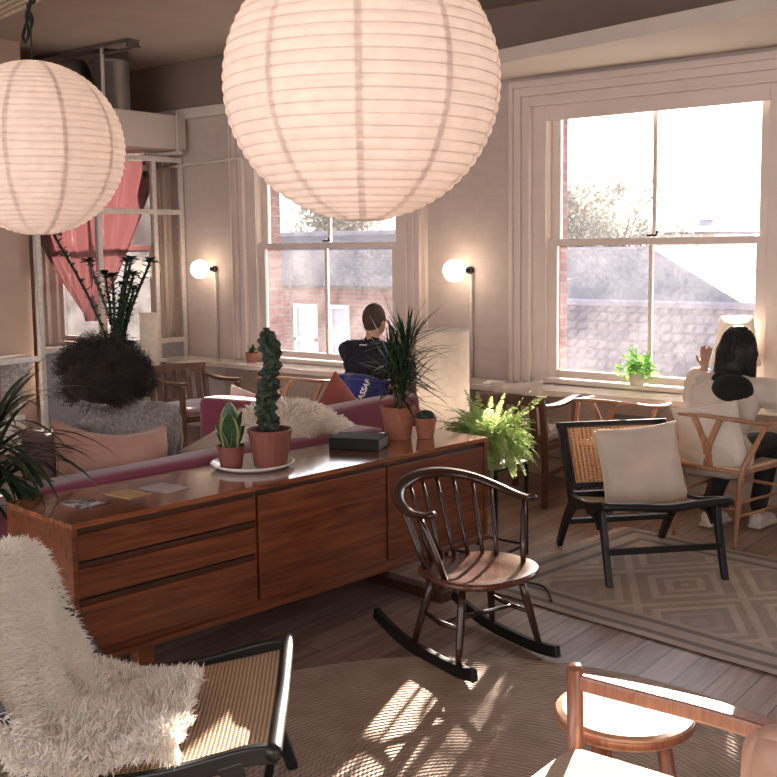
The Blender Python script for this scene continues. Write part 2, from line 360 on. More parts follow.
# ------------------------------------------------------------------ mesh builder
class MB:
    def __init__(s): s.v = []; s.f = []; s.uv = {}
    def add(s, vs, fs, uvs=None):
        o = len(s.v); s.v += [tuple(x) for x in vs]
        for i, q in enumerate(fs):
            if uvs: s.uv[len(s.f)] = [uvs[k] for k in q]
            s.f.append([k + o for k in q])
        return s
    def box(s, c, d, rot=None):
        x, y, z = (k / 2 for k in d)
        vs = [V((a * x, b * y, e * z)) for a in (-1, 1) for b in (-1, 1) for e in (-1, 1)]
        if rot: m = Euler(rot).to_matrix(); vs = [m @ q for q in vs]
        vs = [q + V(c) for q in vs]
        return s.add(vs, [(0, 1, 3, 2), (4, 6, 7, 5), (0, 4, 5, 1), (2, 3, 7, 6), (0, 2, 6, 4), (1, 5, 7, 3)])
    def span(s, x0, x1, y0, y1, z0, z1): return s.box(((x0 + x1) / 2, (y0 + y1) / 2, (z0 + z1) / 2), (abs(x1 - x0), abs(y1 - y0), abs(z1 - z0)))
    def tube(s, pts, r, n=10, cap=True, flat=1.0, up=None, twist=0):
        """r a number or a list; flat scales the second axis of the section"""
        pts = [V(p) for p in pts]; N = len(pts)
        rs = r if isinstance(r, (list, tuple)) else [r] * N
        t0 = (pts[1] - pts[0]).normalized()
        a = V(up) if up else (V((0, 0, 1)) if abs(t0.z) < .9 else V((1, 0, 0)))
        vs = []; fs = []
        nrm = None
        for i, p in enumerate(pts):
            t = (pts[min(i + 1, N - 1)] - pts[max(i - 1, 0)]).normalized()
            if nrm is None: nrm = (a - t * a.dot(t)).normalized()
            else: nrm = (nrm - t * nrm.dot(t)).normalized()
            b = t.cross(nrm)
            for k in range(n):
                an = 2 * PI * k / n + twist
                vs.append(p + nrm * (math.cos(an) * rs[i] * flat) + b * (math.sin(an) * rs[i]))
        for i in range(N - 1):
            for k in range(n):
                k2 = (k + 1) % n
                fs.append((i * n + k, i * n + k2, (i + 1) * n + k2, (i + 1) * n + k))
        if cap: fs.append(tuple(range(n))[::-1]); fs.append(tuple((N - 1) * n + k for k in range(n)))
        return s.add(vs, fs)
    def bar(s, pts, w, h, up=(0, 0, 1)):
        """rectangular section swept along pts; w across, h along up; w,h numbers or lists"""
        pts = [V(p) for p in pts]; N = len(pts)
        ws = w if isinstance(w, (list, tuple)) else [w] * N; hs = h if isinstance(h, (list, tuple)) else [h] * N
        vs = []; fs = []
        for i, p in enumerate(pts):
            t = (pts[min(i + 1, N - 1)] - pts[max(i - 1, 0)]).normalized()
            side = t.cross(V(up)).normalized(); u = side.cross(t).normalized()
            for a, b in ((-1, -1), (1, -1), (1, 1), (-1, 1)): vs.append(p + side * a * ws[i] / 2 + u * b * hs[i] / 2)
        for i in range(N - 1):
            for k in range(4):
                k2 = (k + 1) % 4
                fs.append((i * 4 + k, i * 4 + k2, (i + 1) * 4 + k2, (i + 1) * 4 + k))
        fs.append((3, 2, 1, 0)); fs.append(tuple((N - 1) * 4 + k for k in range(4)))
        return s.add(vs, fs)
    def lathe(s, prof, c=(0, 0, 0), n=32, sx=1, sy=1):
        vs = []; fs = []; m = len(prof)
        for r, z in prof:
            for k in range(n):
                a = 2 * PI * k / n; vs.append((c[0] + r * math.cos(a) * sx, c[1] + r * math.sin(a) * sy, c[2] + z))
        for i in range(m - 1):
            for k in range(n):
                k2 = (k + 1) % n; fs.append((i * n + k, i * n + k2, (i + 1) * n + k2, (i + 1) * n + k))
        if prof[0][0] > 1e-6: fs.append(tuple(range(n))[::-1])
        if prof[-1][0] > 1e-6: fs.append(tuple((m - 1) * n + k for k in range(n)))
        return s.add(vs, fs)
    def ball(s, c, r, n=14, m=10, sc=(1, 1, 1)):
        pr = [(max(1e-5, math.sin(PI * i / m)), -math.cos(PI * i / m)) for i in range(m + 1)]
        vs = []; fs = []
        for q, z in pr:
            for k in range(n):
                a = 2 * PI * k / n; vs.append((c[0] + r * sc[0] * q * math.cos(a), c[1] + r * sc[1] * q * math.sin(a), c[2] + r * sc[2] * z))
        for i in range(m):
            for k in range(n):
                k2 = (k + 1) % n; fs.append((i * n + k, i * n + k2, (i + 1) * n + k2, (i + 1) * n + k))
        return s.add(vs, fs)
    def cap(s, p0, r0, p1, r1, n=12):
        """closed tapered capsule"""
        p0 = V(p0); p1 = V(p1); d = (p1 - p0); L = max(d.length, 1e-4); d.normalize()
        pts = []; rs = []
        for k in range(5): a = PI / 2 * (1 - k / 4); pts.append(p0 - d * r0 * math.sin(a)); rs.append(max(r0 * math.cos(a), 1e-4))
        for k in range(5): a = PI / 2 * k / 4; pts.append(p1 + d * r1 * math.sin(a)); rs.append(max(r1 * math.cos(a), 1e-4))
        vs = []; fs = []
        a0 = V((0, 0, 1)) if abs(d.z) < .9 else V((1, 0, 0)); nr = (a0 - d * a0.dot(d)).normalized(); b = d.cross(nr)
        for p, r in zip(pts, rs):
            for k in range(n): an = 2 * PI * k / n; vs.append(p + nr * math.cos(an) * r + b * math.sin(an) * r)
        for i in range(len(pts) - 1):
            for k in range(n): k2 = (k + 1) % n; fs.append((i * n + k, i * n + k2, (i + 1) * n + k2, (i + 1) * n + k))
        return s.add(vs, fs)
    def chain(s, pts, rs):
        for i in range(len(pts) - 1): s.cap(pts[i], rs[i], pts[i + 1], rs[i + 1])
        return s
    def prism(s, poly, z0, z1):
        n = len(poly); vs = [(x, y, z0) for x, y in poly] + [(x, y, z1) for x, y in poly]
        fs = [tuple(range(n))[::-1], tuple(range(n, 2 * n))] + [(k, (k + 1) % n, n + (k + 1) % n, n + k) for k in range(n)]
        return s.add(vs, fs)
    def grid(s, fn, nu, nv, close_u=False):
        vs = []; fs = []; uv = []
        for i in range(nu + 1):
            for j in range(nv + 1): vs.append(fn(i / nu, j / nv)); uv.append((i / nu, j / nv))
        for i in range(nu):
            for j in range(nv):
                a = i * (nv + 1) + j; fs.append((a, a + nv + 1, a + nv + 2, a + 1))
        return s.add(vs, fs, uv)
    def xform(s, m): s.v = [tuple(m @ V(q)) for q in s.v]; return s
    def build(s, name, mat, parent=None, smooth=False, bevel=0, sub=0, solid=0, remesh=0, loc=None):
        me = bpy.data.meshes.new(name); me.from_pydata(s.v, [], s.f)
        if s.uv:
            ul = me.uv_layers.new(name='UVMap')
            for p in me.polygons:
                q = s.uv.get(p.index)
                if q:
                    for li, c in zip(p.loop_indices, q): ul.data[li].uv = c
        me.update()
        bm = bmesh.new(); bm.from_mesh(me); bmesh.ops.recalc_face_normals(bm, faces=bm.faces); bm.to_mesh(me); bm.free()
        me.materials.append(MATS[mat])
        if smooth: me.shade_smooth()
        o = bpy.data.objects.new(name, me); COL.objects.link(o)
        if parent: o.parent = parent
        if loc: o.location = loc
        if remesh:
            r = o.modifiers.new('r', 'REMESH'); r.mode = 'VOXEL'; r.voxel_size = remesh; r.use_smooth_shade = True
            q = o.modifiers.new('s', 'SMOOTH'); q.iterations = 6; q.factor = .5
        if solid: q = o.modifiers.new('t', 'SOLIDIFY'); q.thickness = solid; q.offset = 0
        if bevel:
            q = o.modifiers.new('b', 'BEVEL'); q.width = bevel; q.segments = 2; q.limit_method = 'ANGLE'; q.angle_limit = R(40)
        if sub: q = o.modifiers.new('u', 'SUBSURF'); q.levels = sub; q.render_levels = sub
        return o
def tag(o, label=None, cat=None, group=None, kind=None):
    if label: o['label'] = label
    if cat: o['category'] = cat
    if group: o['group'] = group
    if kind: o['kind'] = kind
    return o
def root(name, loc, rz=0, label=None, cat=None, group=None):
    o = bpy.data.objects.new(name, None); COL.objects.link(o); o.empty_display_size = .05
    o.location = loc; o.rotation_euler = (0, 0, rz); return tag(o, label, cat, group)
def struct(o): o['kind'] = 'structure'; return o
def dup(o, parent=None):
    c = o.copy(); COL.objects.link(c); c.parent = parent
    for ch in o.children: dup(ch, c)
    return c
def bez(p0, p1, p2, p3, n=12):
    p0, p1, p2, p3 = map(V, (p0, p1, p2, p3)); out = []
    for i in range(n + 1):
        t = i / n; out.append(p0 * (1 - t) ** 3 + p1 * 3 * t * (1 - t) ** 2 + p2 * 3 * t * t * (1 - t) + p3 * t ** 3)
    return out
def smoothpts(ps, n=6):
    """catmull-rom through the points"""
    ps = [V(p) for p in ps]; out = []
    for i in range(len(ps) - 1):
        a = ps[max(i - 1, 0)]; b = ps[i]; c = ps[i + 1]; d = ps[min(i + 2, len(ps) - 1)]
        for k in range(n):
            t = k / n
            out.append(.5 * ((2 * b) + (c - a) * t + (2 * a - 5 * b + 4 * c - d) * t * t + (3 * b - a - 3 * c + d) * t ** 3))
    out.append(ps[-1]); return out
def blade(mb, base, d, L, w, droop=.3, seg=5, fold=0, tipw=.05, wp=None):
    """one strap leaf: arches from base along d, drooping"""
    d = V(d).normalized(); side = d.cross(V((0, 0, 1)))
    if side.length < 1e-3: side = V((random.uniform(-1, 1), random.uniform(-1, 1), 0))
    side.normalize(); p = V(base); vs = []; uv = []; st = L / seg
    cur = d.copy()
    for i in range(seg + 1):
        t = i / seg
        ww = w * (wp(t) if wp else (math.sin(PI * min(1, t * .85 + .15)) ** .7 if t < 1 else tipw))
        up = side.cross(cur).normalized()
        vs += [p - side * ww / 2 + up * fold * ww, p, p + side * ww / 2 + up * fold * ww]; uv += [(0, t), (.5, t), (1, t)]
        p = p + cur * st; cur = (cur + V((0, 0, -1)) * droop / seg).normalized()
    fs = []
    for i in range(seg):
        a = i * 3; fs += [(a, a + 1, a + 4, a + 3), (a + 1, a + 2, a + 5, a + 4)]
    mb.add(vs, fs, uv)
def cushion(w, h, t, seed=0, pinch=.0, n=26, wr=.012, sag=0):
    """pillow in local x (width) z (height) y (thickness), centred"""
    mb = MB(); vs = []; fs = []
    def pt(u, v, sgn):
        pu = 1 - abs(u) ** 3.2; pv = 1 - abs(v) ** 3.2
        th = t / 2 * (max(pu, 0) * max(pv, 0)) ** .45
        k = 1 - .075 * (1 - abs(v) ** 2) * abs(u) ** 4 ; k2 = 1 - .075 * (1 - abs(u) ** 2) * abs(v) ** 4
        x = u * w / 2 * k; z = v * h / 2 * k2
        nn = noise.noise(V((x * 7 + seed, z * 7, sgn * 3 + seed))) * wr + noise.noise(V((x * 18 + seed, z * 18, sgn))) * wr * .4
        e = min(1, (1 - max(abs(u), abs(v))) * 6)
        return (x, sgn * (th + nn * e), z - sag * (1 - abs(u) ** 2) * max(v, 0))
    for sgn in (-1, 1):
        mb.grid(lambda a, b: pt(a * 2 - 1, b * 2 - 1, sgn), n, n)
    return mb
def piping(w, h, r=.005, sag=0):
    mb = MB(); pts = []
    def pp(u, v):
        k = 1 - .075 * (1 - abs(v) ** 2) * abs(u) ** 4; k2 = 1 - .075 * (1 - abs(u) ** 2) * abs(v) ** 4
        return V((u * w / 2 * k, 0, v * h / 2 * k2 - sag * (1 - u * u) * max(v, 0)))
    N = 10
    for i in range(N): pts.append(pp(-1 + 2 * i / N, -1))
    for i in range(N): pts.append(pp(1, -1 + 2 * i / N))
    for i in range(N): pts.append(pp(1 - 2 * i / N, 1))
    for i in range(N + 1): pts.append(pp(-1, 1 - 2 * i / N))
    return mb.tube(pts, r, 6)
def place(o, loc, rot): o.location = loc; o.rotation_euler = rot; return o
def make_cushion(name, w, h, t, mat, loc, rot, label, seed=0, sag=0, wr=.012, cat='cushion', group=None):
    o = cushion(w, h, t, seed, sag=sag, wr=wr).build(name, mat, smooth=True)
    piping(w, h, sag=sag).build('piping', mat, o, smooth=True)
    place(o, loc, rot); tag(o, label, cat, group); return o
def furry(mb_out, verts_normals, n, L, w, jit=.5, down=.3, rnd=random):
    """n thin curved tufts on sampled surface points"""
    for _ in range(n):
        p, nr = rnd.choice(verts_normals)
        p = p + V((rnd.uniform(-1, 1), rnd.uniform(-1, 1), rnd.uniform(-1, 1))) * L * .35
        d = (nr + V((rnd.uniform(-1, 1), rnd.uniform(-1, 1), rnd.uniform(-1, 1) - down)) * jit).normalized()
        l = L * rnd.uniform(.6, 1.2); s = d.cross(V((rnd.uniform(-1, 1), rnd.uniform(-1, 1), rnd.uniform(-1, 1)))).normalized() * w / 2
        q = p + d * l * .55; e = p + d * l * .9 + V((0, 0, -1)) * l * .25 * down + s * rnd.uniform(-2, 2)
        o = len(mb_out.v); mb_out.v += [tuple(p - s), tuple(p + s), tuple(q + s * .8), tuple(q - s * .8), tuple(e)]
        mb_out.f += [[o, o + 1, o + 2, o + 3], [o + 3, o + 2, o + 4]]
def surf_samples(mb, sub=3):
    """random points with normals over the faces of a builder"""
    out = []; 
    cen = V((0, 0, 0))
    for q in mb.v: cen += V(q)
    cen /= len(mb.v)
    for f in mb.f:
        P = [V(mb.v[k]) for k in f]
        nr = (P[1] - P[0]).cross(P[-1] - P[0])
        if nr.length < 1e-9: continue
        nr.normalize()
        c = sum(P, V()) / len(P)
        if nr.dot(c - cen) < 0: nr = -nr
        for _ in range(sub):
            a, b = random.random(), random.random()
            out.append((P[0] + (P[1] - P[0]) * a + (P[-1] - P[0]) * b, nr))
    return out
# ------------------------------------------------------------------ camera
F_PX = 1056.; CAM_H = 1.74
def make_camera():
    pitch = math.atan((356 - 247) / F_PX); yaw = R(38); roll = R(-.66)
    fw = V((-math.sin(yaw) * math.cos(pitch), math.cos(yaw) * math.cos(pitch), -math.sin(pitch)))
    r = V((math.cos(yaw), math.sin(yaw), 0)); u = r.cross(fw)
    r2 = r * math.cos(roll) + u * math.sin(roll); u2 = -r * math.sin(roll) + u * math.cos(roll)
    m = Matrix((r2, u2, -fw)).transposed().to_4x4(); m.translation = V((0, 0, CAM_H))
    cd = bpy.data.cameras.new('camera'); c = bpy.data.objects.new('camera', cd); COL.objects.link(c)
    c.matrix_world = m; cd.sensor_width = 36; cd.lens = F_PX / 777 * 36; cd.shift_y = -32.5 / 777
    cd.clip_start = .05; cd.clip_end = 300; SC.camera = c
make_camera()

# ------------------------------------------------------------------ room shell
ZC = 3.53
struct(MB().span(-10.9, 3.1, -4.1, 7.3, -.12, 0).build('floor', 'floor_planks'))
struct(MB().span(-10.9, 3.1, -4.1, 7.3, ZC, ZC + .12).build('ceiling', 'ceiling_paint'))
WINX = [-9.30, -6.175, -3.135, -.07]
HO = .84; ZO0, ZO1 = .71, 2.79
w = MB(); xs = [-10.9]
for c in WINX: xs += [c - HO, c + HO]
xs.append(3.1)
for i in range(0, len(xs), 2): w.span(xs[i], xs[i + 1], 7.0, 7.3, 0, ZC)
for c in WINX: w.span(c - HO, c + HO, 7.0, 7.3, 0, ZO0); w.span(c - HO, c + HO, 7.0, 7.3, ZO1, ZC)
struct(w.build('wall_back', 'painted_brick'))
MATS['upper_taupe'] = plain('upper_taupe', (.25, .185, .15), .85, nscale=4, var=.05)
struct(MB().span(-10.8, 3.0, 6.985, 6.999, 3.085, ZC - .002).build('trim_1', 'upper_taupe'))
# dropped soffit / cornice running off the wall
struct(MB().prism([(-10.8, 6.93), (-6.75, 6.94), (-3.95, 6.34), (-2.8, 6.08), (-1.93, 5.90), (.9, 5.28), (3.0, 4.82), (3.0, 6.98), (-10.8, 6.98)], 2.985, 3.08).build('trim_2', 'plaster_white'))
struct(MB().span(-8.36, -8.2, -4.0, 5.40, 0, ZC).build('wall_left', 'plaster_tan'))
struct(MB().span(-10.95, -10.8, -4.0, 7.0, 0, ZC).build('wall_far_left', 'plaster_tan'))
struct(MB().span(3.0, 3.15, -4.0, -1.2, 0, ZC).span(3.0, 3.15, 1.6, 7.0, 0, ZC).span(3.0, 3.15, -1.2, 1.6, 0, .7).span(3.0, 3.15, -1.2, 1.6, 2.8, ZC).build('wall_right', 'plaster_tan'))  # unseen wall; its opening is added to let in fill light
w = MB().span(-10.9, 3.1, -4.1, -4.0, 0, .3).span(-10.9, 3.1, -4.1, -4.0, 3.3, ZC)
for x0, x1 in ((-10.9, -7), (-4.6, -4.2), (-1.8, -1.4), (1.0, 3.1)): w.span(x0, x1, -4.1, -4.0, .3, 3.3)  # openings behind the camera, made large to brighten the near side
struct(w.build('wall_front', 'plaster_tan'))

def frame_ring(m, x0, x1, z0, z1, wd, y0, y1, bottom=True):
    """mitre-free ring; outer rect, border width wd"""
    m.span(x0, x0 + wd, y0, y1, z0, z1); m.span(x1 - wd, x1, y0, y1, z0, z1)
    m.span(x0 + wd, x1 - wd, y0, y1, z1 - wd, z1)
    if bottom: m.span(x0 + wd, x1 - wd, y0, y1, z0, z0 + wd)
for i, c in enumerate(WINX):
    m = MB()
    # stepped casing on the wall
    steps = [(1.127, .035, 6.955), (1.092, .018, 6.925), (1.074, .05, 6.945), (1.024, .015, 6.93), (1.009, .055, 6.955), (.954, .022, 6.935), (.932, .11, 6.985)]
    for hw, wd, y in steps:
        frame_ring(m, c - hw, c + hw, .702, 2.957 - (1.127 - hw), wd, y, 7.0, bottom=False)
    # reveal lining
    m.span(c - HO, c - .815, 7.0, 7.11, ZO0, ZO1); m.span(c + .815, c + HO, 7.0, 7.11, ZO0, ZO1)
    m.span(c - .815, c + .815, 7.0, 7.11, 2.765, ZO1)
    wn = struct(m.build('window_%d' % (i + 1), 'trim_paint', bevel=.003))
    s = MB().span(c - .90, c + .90, 6.965, 7.16, .705, .738)
    s.build('window_sill', 'trim_paint', wn, bevel=.004)
    for nm, z0, z1, y in (('upper_sash', 1.735, 2.765, 7.085), ('lower_sash', .745, 1.785, 7.035)):
        m = MB(); b0 = .035 if nm[0] == 'u' else .06
        m.span(c - .815, c - .742, y - .02, y + .02, z0, z1); m.span(c + .742, c + .815, y - .02, y + .02, z0, z1)
        m.span(c - .742, c + .742, y - .02, y + .02, z0, z0 + b0); t = .07 if nm[0] == 'u' else .05
        m.span(c - .742, c + .742, y - .02, y + .02, z1 - t, z1)
        m.span(c - .014, c + .014, y - .015, y + .015, z0 + b0, z1 - t)
        sh = m.build(nm, 'trim_paint', wn, bevel=.003)
        for x0, x1 in ((c - .742, c - .014), (c + .014, c + .742)):
            MB().span(x0, x1, y - .002, y + .002, z0 + b0, z1 - t).build('pane', 'clear_glass' if nm[0] == 'u' else 'dusty_glass', sh)
    m = MB().span(c - HO - .01, c - HO + .03, 7.112, 7.305, ZO0, ZO1).span(c + HO - .03, c + HO + .01, 7.112, 7.305, ZO0, ZO1).span(c - HO, c + HO, 7.125, 7.305, ZO1 - .02, ZO1 + .01)
    m.build('reveal_shade', 'red_brick', wn)  # brick lining added to darken the outer jambs, standing in for shade
    MB().tube([(c - .03, 7.02, 1.80), (c + .04, 7.02, 1.80), (c + .05, 7.01, 1.83)], .008, 8).build('sash_catch', 'black_metal', wn, smooth=True)
# baseboard
struct(MB().span(-10.8, 3.0, 6.975, 6.999, 0, .14).build('baseboard_back', 'panel_beige', bevel=.004))
struct(MB().span(-8.199, -8.175, -4.0, 5.40, 0, .14).build('baseboard_left', 'paint_white', bevel=.004))
# boxed panelling under the windows
for n_, c in enumerate((WINX[1], WINX[2])):
    m = MB().span(c - 1.15, c + 1.05, 6.86, 6.97, .22, .655)
    struct(m.build('trim_%d' % (n_ + 3), 'panel_beige', bevel=.004))

# glazed partition at the far left
def lerp(a, b, t): return a + (b - a) * t
gp = root('glazed_partition', (-8.13, 5.41, 0), math.atan2(1.58, .13), 'painted glazed partition screen with blue-grey lower panel in front of the red curtains', 'partition')
L = 1.585
m = MB()
for x in (.02, .64, 1.25, 1.56): m.span(x - .022, x + .022, -.03, .03, 0, 2.62)
for z, h in ((.86, .05), (2.10, .05), (2.60, .05), (.04, .08)): m.span(.04, 1.56, -.026, .026, z - h / 2, z + h / 2)
m.build('frame', 'paint_white', gp, bevel=.003)
MB().span(.04, 1.23, -.012, .012, .07, .84).span(1.27, 1.55, -.012, .012, .07, .84).build('lower_panel', 'panel_blue_grey', gp)
for x0, x1 in ((.042, .618), (.662, 1.228), (1.272, 1.538)):
    for z0, z1 in ((.885, 2.075), (2.125, 2.575)):
        MB().span(x0, x1, -.002, .002, z0, z1).build('pane', 'clear_glass', gp)

# curtain pair tied in the middle, hanging behind the partition
def curtain_fn(a, b):
    z = 2.62 - b * 1.62
    g = b ** 1.5
    x0 = lerp(-10.6, -9.36, g); x1 = lerp(-8.15, -9.24, b ** 1.25)
    x = lerp(x0, x1, a)
    amp = .035 * (1 - .5 * b)
    y = 6.82 + amp * 1.5 * math.sin(a * 60) + amp * .8 * math.sin(a * 23 + 2 * b) + .05 * math.sin(a * 9)
    if b > .93: x = lerp(x, -9.31, (b - .93) * 4)
    return (x, y, z)
cu = MB().grid(curtain_fn, 130, 24).build('curtain', 'curtain_red', smooth=True)
tag(cu, 'sheer red curtain swept together at the window behind the glazed partition', 'curtain')
MB().tube([(-10.6, 6.82, 2.64), (-8.3, 6.82, 2.64)], .012, 8).build('curtain_rod', 'black_metal', cu, smooth=True)

# ------------------------------------------------------------------ ducts, pipes, ceiling bits
d = root('air_duct', (-8.3, 6.3, 2.69), 0, 'white boxed air duct above the partition with a round riser to the ceiling', 'duct')
m = MB().span(-.55, .42, -.75, .66, .0, .32); m.build('duct_box', 'duct_white', d, bevel=.006)
MB().lathe([(.16, .32), (.16, .72), (.18, .73), (.18, .76), (.16, .77), (.16, .84)], (.30, -.1, 0), 28).build('round_riser', 'duct_grey', d, smooth=True)
MB().tube([(.2, -.35, .56), (-.25, -.55, .56), (-.9, -.75, .56)], .19, 24).build('round_branch', 'duct_grey', d, smooth=True)
for y in (-.32, .52):
    m = MB().span(-.5, .50, y - .02, y + .02, -.05, -.02).span(.45, .47, y - .012, y + .012, -.05, .35 if y > 0 else .84)
    m.build('hanger', 'duct_white', d)
rail = MB().span(-9.6, -7.36, 5.98, 6.02, 3.46, 3.475).span(-9.6, -7.36, 5.90, 5.92, 3.50, 3.53)
rail.span(-7.40, -7.38, 5.90, 6.02, 3.46, 3.53)
tag(rail.build('cable_tray', 'duct_grey'), 'thin grey cable tray fixed under the ceiling above the duct', 'cable tray')
p = MB().tube([(-8.30, 6.90, 2.525), (-7.02, 6.90, 2.57), (-7.02, 6.99, 2.57)], .012, 10)
tag(p.build('pipe', 'paint_white', smooth=True), 'thin white pipe running from the duct corner to the window casing', 'pipe')
k = root('dome_camera', (-8.28, 6.80, 2.50), 0, 'small white dome security camera hanging below the duct', 'camera')
MB().lathe([(.045, .06), (.05, .0), (.05, -.03), (.038, -.045)], n=20).tube([(0, 0, .04), (0, 0, .19)], .016, 8).build('housing', 'ceramic_white', k, smooth=True)
MB().ball((.012, -.03, -.025), .036).build('lens', 'black_lacquer', k, smooth=True)

bm_ = root('ceiling_beam', (0, 0, 0), 0, 'pale rough timber beam with grooves at the top left corner', 'beam')
m = MB(); a = V((-6.72, 4.15, 3.40)); b = V((-5.85, 3.97, 3.40)); dr = (b - a).normalized(); sd = V((dr.y, -dr.x, 0))
m.bar([a - dr * 2.0 + V((0, 0, .04)), b + dr * 2.0 + V((0, 0, .04))], .26, .20)
m.build('timber', 'beam_cream', bm_, bevel=.01)
for q in (-.09, -.03, .03, .09):
    MB().tube([a - dr * 1.95 + sd * q + V((0, 0, -.065)), b + dr * 1.95 + sd * q + V((0, 0, -.065))], .022, 8).build('moulding', 'beam_cream', bm_, smooth=True)

# ------------------------------------------------------------------ paper lanterns
def lantern(name, c, Rr, label, cord_top, nrib=34, loop=False):
    t = root(name, c, R(20), label, 'lantern', 'big round paper lanterns')
    # scalloped paper skin between the wire ribs
    m = MB(); prof = []
    N = nrib * 4; a0 = -1.42; a1 = 1.42
    for i in range(N + 1):
        a = lerp(a0, a1, i / N); ph = (i % 4) / 4
        rr = Rr * (1 - .0) + Rr * .014 * math.sin(PI * ph)
        prof.append((rr * math.cos(a), rr * math.sin(a) * .985))
    vs = []; fs = []; n = 72
    for r_, z_ in prof:
        for k in range(n): an = 2 * PI * k / n; vs.append((r_ * math.cos(an), r_ * math.sin(an), z_))
    for i in range(len(prof) - 1):
        for k in range(n): fs.append((i * n + k, i * n + (k + 1) % n, (i + 1) * n + (k + 1) % n, (i + 1) * n + k))
    m.add(vs, fs); m.build('paper_shade', 'lantern_paper', t, smooth=True)
    m = MB()
    for i in range(0, N + 1, 4):
        r_, z_ = prof[i]; tilt = .0
        pts = [(r_ * 1.0005 * math.cos(2 * PI * k / 72), r_ * 1.0005 * math.sin(2 * PI * k / 72), z_) for k in range(73)]
        m.tube(pts, .0016, 4, cap=False)
    m.build('wire_ribs', 'lantern_seam', t)
    m = MB()
    for k in range(10):
        an = 2 * PI * k / 10
        def sf(u, v):
            i = int(round(v * N)); r_, z_ = prof[i]; aa = an + (u - .5) * .05 * Rr / max(r_, .06)
            return (r_ * 1.003 * math.cos(aa), r_ * 1.003 * math.sin(aa), z_ * 1.002)
        m.grid(sf, 1, N)
    m.build('paper_seams', 'lantern_seam', t)
    MB().lathe([(.14 * Rr, -Rr * .972), (.15 * Rr, -Rr * .978), (.15 * Rr, -Rr * .99), (.135 * Rr, -Rr * .985), (.14 * Rr, -Rr * .972)], n=32).build('bottom_ring', 'lantern_seam', t, smooth=True)
    MB().lathe([(.0001, .045), (.03, .04), (.045, 0), (.03, -.04), (.0001, -.048)], (0, 0, .03), 20).build('bulb', 'bulb_glow', t, smooth=True)
    MB().tube([(0, 0, .06), (0, 0, cord_top)], .004, 6).build('cord', 'rope_cord', t, smooth=True)
    if loop:
        m = MB()
        m.tube(smoothpts([(.0, 0, .60), (-.035, .02, .57), (-.05, .01, .51), (-.03, 0, .48), (-.012, 0, .52), (-.02, .0, .60), (.01, 0, .66), (.012, .0, .78)]), .007, 6)
        m.tube(smoothpts([(.0, 0, .76), (.022, .0, .72), (.02, .01, .66), (-.01, 0, .64), (.012, 0, .58), (.0, 0, .54)]), .007, 6)
        m.build('knot', 'rope_cord', t, smooth=True)
    l = bpy.data.lights.new('lantern_bulb', 'POINT'); l.energy = LANTERN_W; l.color = (1, .86, .76); l.shadow_soft_size = .06
    o = bpy.data.objects.new('lantern_bulb', l); COL.objects.link(o); o.parent = t; o.location = (0, 0, .03)
    return t
LANTERN_W = 4.2
lantern('paper_lantern', (-2.003, 2.452, 2.217), .402, 'largest white paper lantern hanging at the top centre', ZC - 2.217)
lantern('paper_lantern', (-4.298, 2.89, 2.206), .395, 'white paper lantern hung from a knotted black cord at the left', ZC - 2.206, loop=True)

# wall globes with conduit
for x, lab in ((-7.62, 'glowing globe wall lamp left of the window by the small cactus'), (-4.69, 'glowing globe wall lamp right of the window above the paper floor lamp')):
    t = root('globe_wall_lamp', (x, 6.99, 1.55), 0, lab, 'wall lamp', 'globe wall lamps')
    MB().ball((0, -.14, 0), .088, 28, 18).build('globe', 'globe_glow', t, smooth=True)
    m = MB().tube([(.05, -.005, 0), (.05, -.05, 0), (.02, -.08, 0)], .012, 8); m.lathe([(.034, 0), (.034, .012), (.02, .02)], (.0, 0, 0), 20)
    m2 = MB().lathe([(.03, 0), (.03, .015), (.02, .02)], (0, 0, 0), 20).xform(Matrix.Translation((.06, -.002, 0)) @ Euler((R(90), 0, 0)).to_matrix().to_4x4())
    m2.tube([(.06, -.02, 0), (.04, -.06, 0)], .018, 12)
    m2.build('bracket', 'black_metal', t, smooth=True)
    MB().tube([(.075, -.012, -.03), (.075, -.012, -.845)], .011, 8).build('conduit', 'paint_white', t, smooth=True)
    l = bpy.data.lights.new('globe_bulb', 'POINT'); l.energy = 1.2; l.color = (1, .76, .55); l.shadow_soft_size = .09
    o = bpy.data.objects.new('globe_bulb', l); COL.objects.link(o); o.parent = t; o.location = (0, -.26, 0)

